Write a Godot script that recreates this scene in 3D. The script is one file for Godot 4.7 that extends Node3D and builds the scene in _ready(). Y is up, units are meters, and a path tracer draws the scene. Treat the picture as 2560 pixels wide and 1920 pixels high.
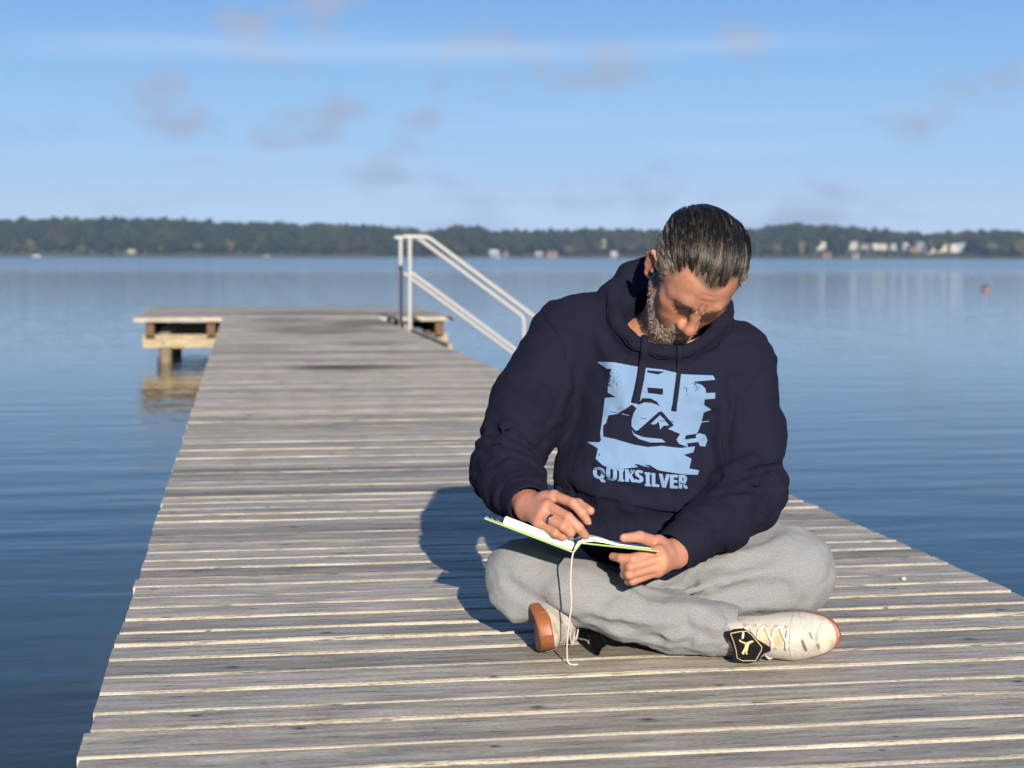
extends Node3D

const YAW := 0.1646          # the camera looks this far to the right of the jetty's axis
const EYE := 0.785           # camera height above the deck
const WATER := -0.57         # lake level below the deck
const EXPO := 2.0
const SKY_TURN := 2.2

var rng := RandomNumberGenerator.new()
var used := {}
var M := {}

# ------------------------------------------------------------------ mesh builder
class MB:
	var v := PackedVector3Array()
	var c := PackedColorArray()
	var uv := PackedVector2Array()
	var ix := PackedInt32Array()
	var col := Color.WHITE
	var smooth := true

	func vert(p: Vector3, t := Vector2.ZERO) -> int:
		v.append(p); c.append(col); uv.append(t)
		return v.size() - 1

	func tri(a: int, b: int, d: int) -> void:
		ix.append(a); ix.append(b); ix.append(d)

	func quad(a: int, b: int, d: int, e: int) -> void:
		tri(a, b, d); tri(a, d, e)

	func face(pts: Array) -> void:      # flat polygon fan, counter-clockwise from outside
		var n: int = v.size()
		for p in pts:
			vert(p)
		for i in range(1, pts.size() - 1):
			tri(n, n + i, n + i + 1)

	func box(c0: Vector3, s: Vector3, b := Basis.IDENTITY, bev := 0.0) -> void:
		var h := s * 0.5
		if bev <= 0.0:
			for ax in 3:
				for sg in [-1.0, 1.0]:
					var n := Vector3.ZERO; n[ax] = sg
					var u := Vector3.ZERO; u[(ax + 1) % 3] = 1.0
					var w := n.cross(u)
					var q := []
					for k in [[-1, -1], [1, -1], [1, 1], [-1, 1]]:
						q.append(c0 + b * ((n + u * k[0] + w * k[1]) * h))
					face(q)
			return
		# chamfered box
		for ax in 3:
			for sg in [-1.0, 1.0]:
				var n := Vector3.ZERO; n[ax] = sg
				var u := Vector3.ZERO; u[(ax + 1) % 3] = 1.0
				var w := n.cross(u)
				var hu := h[(ax + 1) % 3] - bev
				var hw := h[(ax + 2) % 3] - bev
				var q := []
				for k in [[-1, -1], [1, -1], [1, 1], [-1, 1]]:
					q.append(c0 + b * (n * h[ax] + u * hu * k[0] + w * hw * k[1]))
				face(q)
		for ax in 3:
			var a1 := (ax + 1) % 3
			var a2 := (ax + 2) % 3
			for s1 in [-1.0, 1.0]:
				for s2 in [-1.0, 1.0]:
					var e := Vector3.ZERO; e[ax] = h[ax] - bev
					var p1 := Vector3.ZERO; p1[a1] = s1 * h[a1]; p1[a2] = s2 * (h[a2] - bev)
					var p2 := Vector3.ZERO; p2[a1] = s1 * (h[a1] - bev); p2[a2] = s2 * h[a2]
					var q := [c0 + b * (p1 - e), c0 + b * (p1 + e), c0 + b * (p2 + e), c0 + b * (p2 - e)]
					if s1 * s2 > 0.0:
						q.reverse()
					face(q)
		for sx in [-1.0, 1.0]:
			for sy in [-1.0, 1.0]:
				for sz in [-1.0, 1.0]:
					var q := [c0 + b * Vector3(sx * h.x, sy * (h.y - bev), sz * (h.z - bev)), c0 + b * Vector3(sx * (h.x - bev), sy * h.y, sz * (h.z - bev)), c0 + b * Vector3(sx * (h.x - bev), sy * (h.y - bev), sz * h.z)]
					if sx * sy * sz < 0.0:
						q.reverse()
					face(q)

	func tube(pts: Array, rad, sides := 8, caps := true, squash := 1.0, up := Vector3.ZERO) -> void:
		var n := pts.size()
		var prev := Vector3.ZERO
		var first := v.size()
		for i in n:
			var t: Vector3 = (pts[mini(i + 1, n - 1)] - pts[maxi(i - 1, 0)]).normalized()
			var s: Vector3
			if up != Vector3.ZERO:
				s = up.cross(t)
			elif prev == Vector3.ZERO:
				s = t.cross(Vector3(0.31, 0.9, 0.2) if absf(t.y) < 0.9 else Vector3(1, 0.1, 0.2))
			else:
				s = prev - t * prev.dot(t)
			s = s.normalized()
			prev = s
			var w := t.cross(s)
			var r: float = rad[i] if rad is Array else rad
			for k in sides:
				var a := TAU * k / sides
				vert(pts[i] + s * cos(a) * r + w * sin(a) * r * squash, Vector2(float(k) / sides, i))
		for i in n - 1:
			for k in sides:
				var a := first + i * sides + k
				var b := first + i * sides + (k + 1) % sides
				quad(a, b, b + sides, a + sides)
		if caps:
			var m := vert(pts[0])
			var e := vert(pts[n - 1])
			for k in sides:
				tri(m, first + (k + 1) % sides, first + k)
				tri(e, first + (n - 1) * sides + k, first + (n - 1) * sides + (k + 1) % sides)

	func lathe(prof: Array, axis: Transform3D, sides := 16) -> void:   # prof: Vector2(radius, height), bottom to top
		var first := v.size()
		for p in prof:
			for k in sides:
				var a := TAU * k / sides
				vert(axis * Vector3(cos(a) * p.x, p.y, -sin(a) * p.x))
		for i in prof.size() - 1:
			for k in sides:
				var a := first + i * sides + k
				var b := first + i * sides + (k + 1) % sides
				quad(a, b, b + sides, a + sides)

	func plate(outline: PackedVector2Array, t: Transform3D, thick: float) -> void:   # outline in x,y; extruded along +z
		var o := outline.duplicate()
		if Geometry2D.is_polygon_clockwise(o):
			o.reverse()
		var idx := Geometry2D.triangulate_polygon(o)
		var n := v.size()
		for p in o:
			vert(t * Vector3(p.x, p.y, thick))
		for i in range(0, idx.size(), 3):
			var a := o[idx[i]]; var b := o[idx[i + 1]]; var d := o[idx[i + 2]]
			if (b - a).cross(d - a) > 0.0:
				tri(n + idx[i], n + idx[i + 1], n + idx[i + 2])
			else:
				tri(n + idx[i], n + idx[i + 2], n + idx[i + 1])
		for i in o.size():
			var p := o[i]; var q := o[(i + 1) % o.size()]
			face([t * Vector3(p.x, p.y, 0), t * Vector3(q.x, q.y, 0), t * Vector3(q.x, q.y, thick), t * Vector3(p.x, p.y, thick)])

	func normals() -> PackedVector3Array:
		var n := PackedVector3Array()
		n.resize(v.size())
		for i in range(0, ix.size(), 3):
			var a := v[ix[i]]
			var f := (v[ix[i + 1]] - a).cross(v[ix[i + 2]] - a)
			n[ix[i]] += f; n[ix[i + 1]] += f; n[ix[i + 2]] += f
		for i in n.size():
			n[i] = n[i].normalized() if n[i].length_squared() > 0.0 else Vector3.UP
		return n

	func mesh() -> ArrayMesh:
		var m := ArrayMesh.new()
		if v.is_empty():
			return m
		var a := []
		a.resize(Mesh.ARRAY_MAX)
		a[Mesh.ARRAY_VERTEX] = v
		a[Mesh.ARRAY_NORMAL] = normals()
		a[Mesh.ARRAY_COLOR] = c
		a[Mesh.ARRAY_TEX_UV] = uv
		var f := ix.duplicate()
		for i in range(0, f.size(), 3):
			var t := f[i + 1]; f[i + 1] = f[i + 2]; f[i + 2] = t
		a[Mesh.ARRAY_INDEX] = f
		m.add_surface_from_arrays(Mesh.PRIMITIVE_TRIANGLES, a)
		return m

# ------------------------------------------------------------------ distance field of smoothly joined tapered capsules and ellipsoids
class Field:
	var xf := Transform3D.IDENTITY
	var sc := 1.0
	var kind := PackedInt32Array()
	var sub := PackedInt32Array()
	var K := PackedFloat32Array()
	var A := PackedVector3Array()
	var BA := PackedVector3Array()
	var INV := PackedFloat32Array()
	var RA := PackedFloat32Array()
	var RB := PackedFloat32Array()
	var BAS: Array[Basis] = []
	var IR := PackedVector3Array()

	func cap(a: Vector3, b: Vector3, ra: float, rb: float, k := 0.02, minus := 0) -> void:
		a = xf * a; b = xf * b
		kind.append(0); sub.append(minus); K.append(k); A.append(a); BA.append(b - a)
		INV.append(1.0 / maxf((b - a).length_squared(), 1e-9)); RA.append(ra * sc); RB.append(rb * sc); BAS.append(Basis()); IR.append(Vector3.ONE)

	func ball(a: Vector3, r: float, k := 0.02, minus := 0) -> void:
		cap(a, a + Vector3(0, 1e-5, 0), r, r, k, minus)

	func ell(c: Vector3, r: Vector3, k := 0.02, minus := 0, rot := Basis.IDENTITY) -> void:
		r *= sc
		var b := (xf.basis.orthonormalized() * rot).transposed()
		b = Basis.from_scale(Vector3(1 / r.x, 1 / r.y, 1 / r.z)) * b
		kind.append(1); sub.append(minus); K.append(k); A.append(xf * c); BA.append(Vector3.ZERO); INV.append(0.0); RA.append(0.0); RB.append(0.0)
		BAS.append(b); IR.append(Vector3(1 / r.x, 1 / r.y, 1 / r.z))

	func chain(pts: Array, rad: Array, k := 0.02, minus := 0) -> void:
		for i in pts.size() - 1:
			cap(pts[i], pts[i + 1], rad[i], rad[i + 1], k, minus)

	func one(i: int, p: Vector3) -> float:
		var ap := p - A[i]
		if kind[i] == 0:
			var t := clampf(ap.dot(BA[i]) * INV[i], 0.0, 1.0)
			return (ap - BA[i] * t).length() - lerpf(RA[i], RB[i], t)
		var q := BAS[i] * ap
		var k0 := q.length()
		return k0 * (k0 - 1.0) / maxf((q * IR[i]).length(), 1e-6)

	func dist(p: Vector3, list: PackedInt32Array) -> float:
		var d := 10.0
		for i in list:
			var e: float
			var ap := p - A[i]
			if kind[i] == 0:
				var t := clampf(ap.dot(BA[i]) * INV[i], 0.0, 1.0)
				e = (ap - BA[i] * t).length() - lerpf(RA[i], RB[i], t)
			else:
				var q := BAS[i] * ap
				var k0 := q.length()
				e = k0 * (k0 - 1.0) / maxf((q * IR[i]).length(), 1e-6)
			var k := K[i]
			if sub[i] == 0:
				var h := maxf(k - absf(d - e), 0.0)
				d = minf(d, e) - h * h * 0.25 / k
			else:
				var h := maxf(k - absf(d + e), 0.0)
				d = maxf(d, -e) + h * h * 0.25 / k
		return d

	func all() -> PackedInt32Array:
		return PackedInt32Array(range(A.size()))

	func grad(p: Vector3, list: PackedInt32Array) -> Vector3:
		var e := 0.0015
		return Vector3(dist(p + Vector3(e, 0, 0), list) - dist(p - Vector3(e, 0, 0), list), dist(p + Vector3(0, e, 0), list) - dist(p - Vector3(0, e, 0), list), dist(p + Vector3(0, 0, e), list) - dist(p - Vector3(0, 0, e), list)).normalized()

	func project(p: Vector3, off := 0.0) -> Vector3:
		var l := all()
		for i in 5:
			p -= grad(p, l) * (dist(p, l) - off)
		return p

	func march(p: Vector3, dir: Vector3, off := 0.0) -> Vector3:      # along dir until the surface
		var l := all()
		for i in 60:
			var d := dist(p, l) - off
			if d < 0.0003:
				break
			p += dir * d * 0.8
		return p

	func net(m: MB, lo: Vector3, hi: Vector3, cell: float) -> void:
		var nb := Vector3i(((hi - lo) / (cell * 4.0)).ceil())
		var nx := nb.x * 4 + 1
		var ny := nb.y * 4 + 1
		var nz := nb.z * 4 + 1
		var g := PackedFloat32Array()
		g.resize(nx * ny * nz)
		g.fill(99.0)
		var reach := cell * 4.0 * 0.87
		var every := all()
		var live := []
		for bz in nb.z:
			for by in nb.y:
				for bx in nb.x:
					var o := lo + Vector3(bx, by, bz) * cell * 4.0
					var mid := o + Vector3.ONE * cell * 2.0
					var d := dist(mid, every)
					if absf(d) > reach * 1.7:
						continue
					var list := PackedInt32Array()
					for i in every:
						var e := one(i, mid)
						if (sub[i] == 0 and e < d + reach * 2.6 + K[i]) or (sub[i] == 1 and e < reach * 2.0 + K[i]):
							list.append(i)
					live.append(Vector3i(bx * 4, by * 4, bz * 4))
					for k in 5:
						for j in 5:
							var at := ((bz * 4 + k) * ny + by * 4 + j) * nx + bx * 4
							for i in 5:
								if g[at + i] > 98.0:
									g[at + i] = dist(o + Vector3(i, j, k) * cell, list)
		var id := PackedInt32Array()
		id.resize(g.size())
		id.fill(-1)
		var sy := nx
		var sz := nx * ny
		var offs := PackedInt32Array([0, 1, sy, sy + 1, sz, sz + 1, sz + sy, sz + sy + 1])
		var ea := PackedInt32Array([0, 2, 4, 6, 0, 1, 4, 5, 0, 1, 2, 3])
		var eb := PackedInt32Array([1, 3, 5, 7, 2, 3, 6, 7, 4, 5, 6, 7])
		var corner := PackedVector3Array()
		for i in 8:
			corner.append(Vector3(i & 1, (i >> 1) & 1, i >> 2))
		for b in live:
			for k in 4:
				for j in 4:
					for i in 4:
						var at: int = ((b.z + k) * ny + b.y + j) * nx + b.x + i
						var neg := 0
						for q in 8:
							if g[at + offs[q]] < 0.0:
								neg += 1
						if neg == 0 or neg == 8:
							continue
						var s := Vector3.ZERO
						var cnt := 0
						for q in 12:
							var d0 := g[at + offs[ea[q]]]
							var d1 := g[at + offs[eb[q]]]
							if (d0 < 0.0) != (d1 < 0.0):
								s += corner[ea[q]].lerp(corner[eb[q]], d0 / (d0 - d1))
								cnt += 1
						id[at] = m.vert(lo + (Vector3(b.x + i, b.y + j, b.z + k) + s / cnt) * cell)
		for b in live:
			for k in 4:
				for j in 4:
					for i in 4:
						var at: int = ((b.z + k) * ny + b.y + j) * nx + b.x + i
						var neg := g[at] < 0.0
						if b.y + j > 0 and b.z + k > 0 and (g[at + 1] < 0.0) != neg:
							_q(m, id, at - sy - sz, at - sz, at, at - sy, neg)
						if b.x + i > 0 and b.z + k > 0 and (g[at + sy] < 0.0) != neg:
							_q(m, id, at - 1 - sz, at - 1, at, at - sz, neg)
						if b.x + i > 0 and b.y + j > 0 and (g[at + sz] < 0.0) != neg:
							_q(m, id, at - 1 - sy, at - sy, at, at - 1, neg)

	func _q(m: MB, id: PackedInt32Array, a: int, b: int, c: int, d: int, keep: bool) -> void:
		if id[a] < 0 or id[b] < 0 or id[c] < 0 or id[d] < 0:
			return
		if keep:
			m.quad(id[a], id[b], id[c], id[d])
		else:
			m.quad(id[d], id[c], id[b], id[a])

# ------------------------------------------------------------------ scene helpers
func numbered(called: String) -> String:
	var n: int = used.get(called, 0)
	used[called] = n + 1
	return called if n == 0 else "%s_%03d" % [called, n]

func tag(o: Node, label: String, category := "", group := "", kind := "") -> void:
	if label: o.set_meta("label", label)
	if category: o.set_meta("category", category)
	if group: o.set_meta("group", group)
	if kind: o.set_meta("kind", kind)

func thing(called: String, label: String, category: String, at := Vector3.ZERO, group := "") -> Node3D:
	var o := Node3D.new()
	o.name = numbered(called)
	add_child(o)
	o.position = at
	tag(o, label, category, group)
	return o

func part(called: String, mesh: Mesh, mat: Material, parent: Node3D) -> MeshInstance3D:
	var o := MeshInstance3D.new()
	var n: int = 0
	var nm := called
	while parent.has_node(nm):
		n += 1
		nm = "%s_%03d" % [called, n]
	o.name = nm
	o.mesh = mesh
	o.material_override = mat
	parent.add_child(o, true)
	return o

func lin(r: float, g: float, b: float) -> Color:
	return Color(r, g, b).linear_to_srgb()

func mat(c: Color, rough := 0.7, metal := 0.0) -> StandardMaterial3D:
	var m := StandardMaterial3D.new()
	m.albedo_color = c
	m.roughness = rough
	m.metallic = metal
	return m

func noise(freq: float, octaves := 4, sd := 1, type := FastNoiseLite.TYPE_SIMPLEX_SMOOTH) -> FastNoiseLite:
	var n := FastNoiseLite.new()
	n.noise_type = type
	n.frequency = freq
	n.fractal_octaves = octaves
	n.seed = sd
	return n

func noise_tex(w: int, freq: float, octaves := 4, sd := 1, type := FastNoiseLite.TYPE_SIMPLEX_SMOOTH) -> ImageTexture:
	var im := noise(freq, octaves, sd, type).get_seamless_image(w, w)
	im.convert(Image.FORMAT_L8)
	return ImageTexture.create_from_image(im)

# ------------------------------------------------------------------ textures and materials
func wood_texture() -> Array:
	var w := 1024
	var h := 512
	var a := noise(0.02, 5, 11).get_seamless_image(224, 512); a.resize(w, h, Image.INTERPOLATE_CUBIC)
	var b := noise(0.11, 3, 12).get_seamless_image(150, 512); b.resize(w, h, Image.INTERPOLATE_CUBIC)
	var d := noise(0.012, 5, 13).get_seamless_image(512, 512); d.resize(w, h, Image.INTERPOLATE_CUBIC)
	var e := noise(0.22, 3, 14).get_seamless_image(440, 512); e.resize(w, h, Image.INTERPOLATE_CUBIC)
	for im in [a, b, d, e]:
		im.convert(Image.FORMAT_L8)
	var da: PackedByteArray = a.get_data()
	var db: PackedByteArray = b.get_data()
	var dd: PackedByteArray = d.get_data()
	var de: PackedByteArray = e.get_data()
	var rn := RandomNumberGenerator.new(); rn.seed = 17
	var out := PackedByteArray(); out.resize(w * h * 3)
	var hh := PackedByteArray(); hh.resize(w * h)
	var knots := [Vector3(120, 60, 13), Vector3(430, 210, 9), Vector3(700, 400, 15), Vector3(880, 130, 7), Vector3(300, 460, 11)]
	for i in w * h:
		var g := da[i] / 255.0
		var f := db[i] / 255.0
		var s := dd[i] / 255.0
		var k := de[i] / 255.0
		var t := 0.58 + 0.34 * (g - 0.5) + 0.26 * (f - 0.5) + 0.24 * (s - 0.5) + 0.40 * (k - 0.5) + rn.randf_range(-0.10, 0.10)
		var crack := clampf((0.30 - f) * 6.0, 0.0, 1.0) * clampf((0.55 - g) * 5.0, 0.0, 1.0) + 0.5 * clampf((0.22 - k) * 8.0, 0.0, 1.0)
		t = clampf(t * 0.62 + 0.42, 0.0, 1.0) * (1.0 - 0.55 * crack)
		var px := i % w
		var py := i / w
		for kn in knots:
			var dx: float = absf(px - kn.x); dx = minf(dx, w - dx) * 1.5
			var dy: float = absf(py - kn.y); dy = minf(dy, h - dy)
			var q: float = (dx * dx + dy * dy) / (kn.z * kn.z)
			if q < 6.0:
				t *= 1.0 - 0.55 * exp(-q * 1.6) - 0.14 * exp(-q * 0.5) * (0.5 + 0.5 * sin(sqrt(q) * 13.0))
		out[i * 3] = int(clampf(t * 1.0, 0, 1) * 255)
		out[i * 3 + 1] = int(clampf(t * (0.965 + 0.02 * s), 0, 1) * 255)
		out[i * 3 + 2] = int(clampf(t * (0.89 + 0.07 * g), 0, 1) * 255)
		hh[i] = int(clampf(0.3 + 0.4 * f + 0.3 * g - 0.5 * crack, 0, 1) * 255)
	return [ImageTexture.create_from_image(Image.create_from_data(w, h, false, Image.FORMAT_RGB8, out)), ImageTexture.create_from_image(Image.create_from_data(w, h, false, Image.FORMAT_L8, hh))]

func heather_texture() -> ImageTexture:
	var w := 512
	var fine := noise(0.16, 3, 21).get_seamless_image(w, 256); fine.resize(w, w, Image.INTERPOLATE_CUBIC)
	fine.convert(Image.FORMAT_L8)
	var f: PackedByteArray = fine.get_data()
	var out := PackedByteArray(); out.resize(w * w * 3)
	var r := RandomNumberGenerator.new(); r.seed = 5
	for i in w * w:
		var t := 0.80 + (f[i] / 255.0 - 0.5) * 0.38 + r.randf_range(-0.09, 0.09)
		out[i * 3] = int(clampf(t, 0, 1) * 255); out[i * 3 + 1] = int(clampf(t * 0.99, 0, 1) * 255); out[i * 3 + 2] = int(clampf(t * 0.965, 0, 1) * 255)
	return ImageTexture.create_from_image(Image.create_from_data(w, w, false, Image.FORMAT_RGB8, out))

func fill_poly(d: PackedByteArray, w: int, h: int, p: PackedVector2Array, val: int) -> void:
	var y0 := h; var y1 := 0
	for q in p:
		y0 = mini(y0, int(q.y)); y1 = maxi(y1, int(q.y) + 1)
	for y in range(maxi(y0, 0), mini(y1, h)):
		var xs := []
		var yy := y + 0.5
		for i in p.size():
			var a := p[i]; var b := p[(i + 1) % p.size()]
			if (a.y <= yy) != (b.y <= yy):
				xs.append(a.x + (yy - a.y) / (b.y - a.y) * (b.x - a.x))
		xs.sort()
		for i in range(0, xs.size() - 1, 2):
			for x in range(maxi(int(xs[i] + 0.5), 0), mini(int(xs[i + 1] + 0.5), w)):
				d[y * w + x] = val

func poly(a: Array, s := 0.5) -> PackedVector2Array:
	var p := PackedVector2Array()
	for i in range(0, a.size(), 2):
		p.append(Vector2(a[i], a[i + 1]) * s)
	return p

func stamp_text(d: PackedByteArray, w: int, h: int, text: String, x0: float, x1: float, y0: float, y1: float, slope: float) -> void:
	var tm := TextMesh.new()
	tm.text = text
	var f := SystemFont.new(); f.font_names = PackedStringArray(["Droid Sans"]); f.font_weight = 700
	tm.font = f
	tm.font_size = 64
	tm.depth = 0.0
	var arr := tm.get_mesh_arrays()
	var vs: PackedVector3Array = arr[Mesh.ARRAY_VERTEX]
	var ids: PackedInt32Array = arr[Mesh.ARRAY_INDEX]
	var bb := AABB(vs[0], Vector3.ZERO)
	for q in vs:
		bb = bb.expand(q)
	for i in range(0, ids.size(), 3):
		var p := PackedVector2Array()
		for k in 3:
			var q := vs[ids[i + k]]
			var x := lerpf(x0, x1, (q.x - bb.position.x) / bb.size.x)
			p.append(Vector2(x, lerpf(y1, y0, (q.y - bb.position.y) / bb.size.y) + (x - x0) * slope) * 0.5)
		fill_poly(d, w, h, p, 255)

func print_texture() -> ImageTexture:
	var w := 880
	var h := 840
	var d := PackedByteArray(); d.resize(w * h)
	fill_poly(d, w, h, poly([240,207,300,198,400,197,520,220,657,243,745,250,900,265,1042,297,1115,315,1300,325,1445,335,1470,380,1300,388,1230,395,1320,430,1360,470,1365,515,1468,515,1465,575,1350,578,1348,640,1432,690,1345,720,1325,830,1300,900,1275,945,1160,955,1140,1000,1270,990,1265,960,1300,940,1370,960,1395,1020,1370,1085,1310,1075,1290,1030,1165,1040,1180,1080,1080,1040,1055,1000,1095,940,965,885,1030,850,905,705,870,705,650,905,625,905,590,860,592,800,610,720,640,670,590,632,440,738,355,755,330,840,298,870,298,1010,272,1010,270,930,285,845,305,700,318,575,430,560,345,515,350,430,370,270,340,265]), 255)
	fill_poly(d, w, h, poly([785,835,880,740,930,790,975,850,920,850,885,890,870,810,830,840]), 255)
	fill_poly(d, w, h, poly([590,900,620,940,700,970,900,990,940,1025,780,1025,660,990,610,950]), 255)
	fill_poly(d, w, h, poly([133,1045,260,1040,300,980,420,1000,600,1045,750,1070,900,1060,1100,1085,1255,1075,1235,1135,1130,1155,1215,1200,1190,1300,1298,1325,1285,1370,1150,1360,1000,1330,850,1300,770,1250,610,1245,650,1275,500,1295,370,1300,280,1260,215,1200,240,1100]), 255)
	for q in [[750,452,912,465,910,528,755,510], [748,275,930,290,860,318,750,300], [697,567,780,565,850,600,885,655,850,632,790,612,720,608,650,640], [365,712,440,722,440,730,365,718], [680,768,740,780,740,786,680,774], [880,795,1030,808,1030,814,880,803], [1150,965,1265,952,1265,985,1150,995], [245,1150,258,1155,256,1172,246,1168]]:
		fill_poly(d, w, h, poly(q), 0)
	for q in [[490,728,565,742,565,750,490,738], [1315,818,1410,812,1410,820,1315,828], [640,1240,720,1250,780,1275,700,1262]]:
		fill_poly(d, w, h, poly(q), 255)
	var r := RandomNumberGenerator.new(); r.seed = 9
	for i in 150:
		var c := Vector2(352 + absf(r.randfn(0, 14)), r.randf_range(265, 445)) if i < 90 else Vector2(r.randfn(420, 28), r.randf_range(290, 450)) if i < 106 else Vector2(r.randfn(1250, 32), r.randfn(440, 24)) if i < 138 else Vector2(r.randfn(1145, 14), r.randf_range(450, 535))
		var s := r.randf_range(3, 8)
		fill_poly(d, w, h, poly([c.x - s, c.y, c.x, c.y - s * 0.8, c.x + s, c.y + 1, c.x, c.y + s]), 0)
	for o in [[0, 0], [7, 0], [-7, 0], [3, 3], [-3, -3]]:
		stamp_text(d, w, h, "QUIKS", 195 + o[0], 696 + o[0], 1282 + o[1], 1428 + o[1], 0.055)
		stamp_text(d, w, h, "ILVER", 722 + o[0], 1168 + o[0], 1325 + o[1], 1463 + o[1], 0.092)
	for q in [[1080,1430,1180,1470,1180,1482,1080,1442], [190,1310,215,1302,215,1312,190,1322], [560,1340,600,1300,606,1306,566,1350]]:
		fill_poly(d, w, h, poly(q), 0)
	var out := PackedByteArray(); out.resize(w * h * 4)
	for i in w * h:
		out[i * 4] = 92; out[i * 4 + 1] = 117; out[i * 4 + 2] = 148; out[i * 4 + 3] = d[i]
	return ImageTexture.create_from_image(Image.create_from_data(w, h, false, Image.FORMAT_RGBA8, out))

func make_materials() -> void:
	var wt := wood_texture()
	var m := mat(lin(0.54, 0.512, 0.465), 0.6)
	m.albedo_texture = wt[0]
	m.vertex_color_use_as_albedo = true
	m.heightmap_enabled = true; m.heightmap_texture = wt[1]; m.heightmap_scale = 0.18
	m.metallic_specular = 0.45
	M.deck = m
	m = mat(lin(0.46, 0.405, 0.31), 0.85)
	m.albedo_texture = wt[0]; m.uv1_triplanar = true; m.uv1_scale = Vector3(0.6, 1.6, 0.6); m.metallic_specular = 0.3
	M.beam = m
	m = mat(lin(0.16, 0.10, 0.06), 0.9); m.albedo_texture = wt[0]; m.uv1_triplanar = true; m.uv1_scale = Vector3(2, 2, 2)
	M.joist = m
	m = mat(lin(0.25, 0.21, 0.165), 0.9); m.albedo_texture = wt[0]; m.uv1_triplanar = true; m.uv1_scale = Vector3(2, 0.7, 2)
	M.pile = m
	M.steel = mat(lin(0.27, 0.28, 0.285), 0.5, 0.1)
	# clothing
	m = mat(lin(0.268, 0.284, 0.322), 0.95)
	m.albedo_texture = heather_texture(); m.uv1_triplanar = true; m.uv1_scale = Vector3(7, 7, 7)
	m.heightmap_enabled = true; m.heightmap_texture = noise_tex(512, 0.05, 4, 31); m.heightmap_scale = 0.06
	m.metallic_specular = 0.2; m.rim_enabled = true; m.rim = 0.25; m.rim_tint = 0.6
	M.sweat = m
	m = mat(lin(0.0066, 0.0072, 0.0172), 0.92)
	m.heightmap_enabled = true; m.heightmap_texture = noise_tex(512, 0.07, 4, 33); m.heightmap_scale = 0.10; m.uv1_triplanar = true; m.uv1_scale = Vector3(6, 6, 6)
	m.metallic_specular = 0.22; m.rim_enabled = true; m.rim = 0.05; m.rim_tint = 0.8
	M.navy = m
	M.navy_plain = mat(lin(0.0062, 0.0068, 0.0162), 0.88)
	M.navy_plain.metallic_specular = 0.25
	m = mat(Color.WHITE, 0.8)
	m.albedo_texture = print_texture(); m.transparency = BaseMaterial3D.TRANSPARENCY_ALPHA_SCISSOR; m.alpha_scissor_threshold = 0.5; m.metallic_specular = 0.3
	M.print = m
	# skin and hair
	m = mat(Color.WHITE, 0.5)
	m.vertex_color_use_as_albedo = true; m.metallic_specular = 0.4
	m.heightmap_enabled = true; m.heightmap_texture = noise_tex(512, 0.09, 4, 41); m.heightmap_scale = 0.036; m.uv1_triplanar = true; m.uv1_scale = Vector3(14, 14, 14)
	m.subsurf_scatter_enabled = true; m.subsurf_scatter_strength = 0.12
	M.skin = m
	M.nail = mat(lin(0.36, 0.21, 0.165), 0.35)
	m = mat(Color.WHITE, 0.38); m.vertex_color_use_as_albedo = true; m.metallic_specular = 0.5
	M.hair = m
	m = mat(Color.WHITE, 0.75); m.vertex_color_use_as_albedo = true; m.metallic_specular = 0.3
	M.hair_short = m
	# shoes
	m = mat(Color.WHITE, 0.6); m.vertex_color_use_as_albedo = true
	m.heightmap_enabled = true; m.heightmap_texture = noise_tex(512, 0.03, 4, 51); m.heightmap_scale = 0.05; m.uv1_triplanar = true; m.uv1_scale = Vector3(8, 8, 8)
	M.shoe = m
	M.gum = mat(lin(0.20, 0.066, 0.022), 0.5)
	M.lace = mat(lin(0.36, 0.33, 0.315), 0.9)
	M.black = mat(lin(0.0035, 0.0035, 0.004), 0.75)
	M.black.metallic_specular = 0.2
	M.cream = mat(lin(0.36, 0.29, 0.16), 0.7)
	M.gold = mat(lin(0.40, 0.29, 0.12), 0.7)
	# book
	M.green = mat(lin(0.20, 0.33, 0.06), 0.5)
	M.paper = mat(lin(0.66, 0.64, 0.65), 0.9)
	M.inner = mat(lin(0.22, 0.24, 0.30), 0.8)
	M.pen = mat(lin(0.008, 0.008, 0.01), 0.3)
	M.ring = mat(lin(0.10, 0.11, 0.12), 0.3, 0.9)

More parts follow.
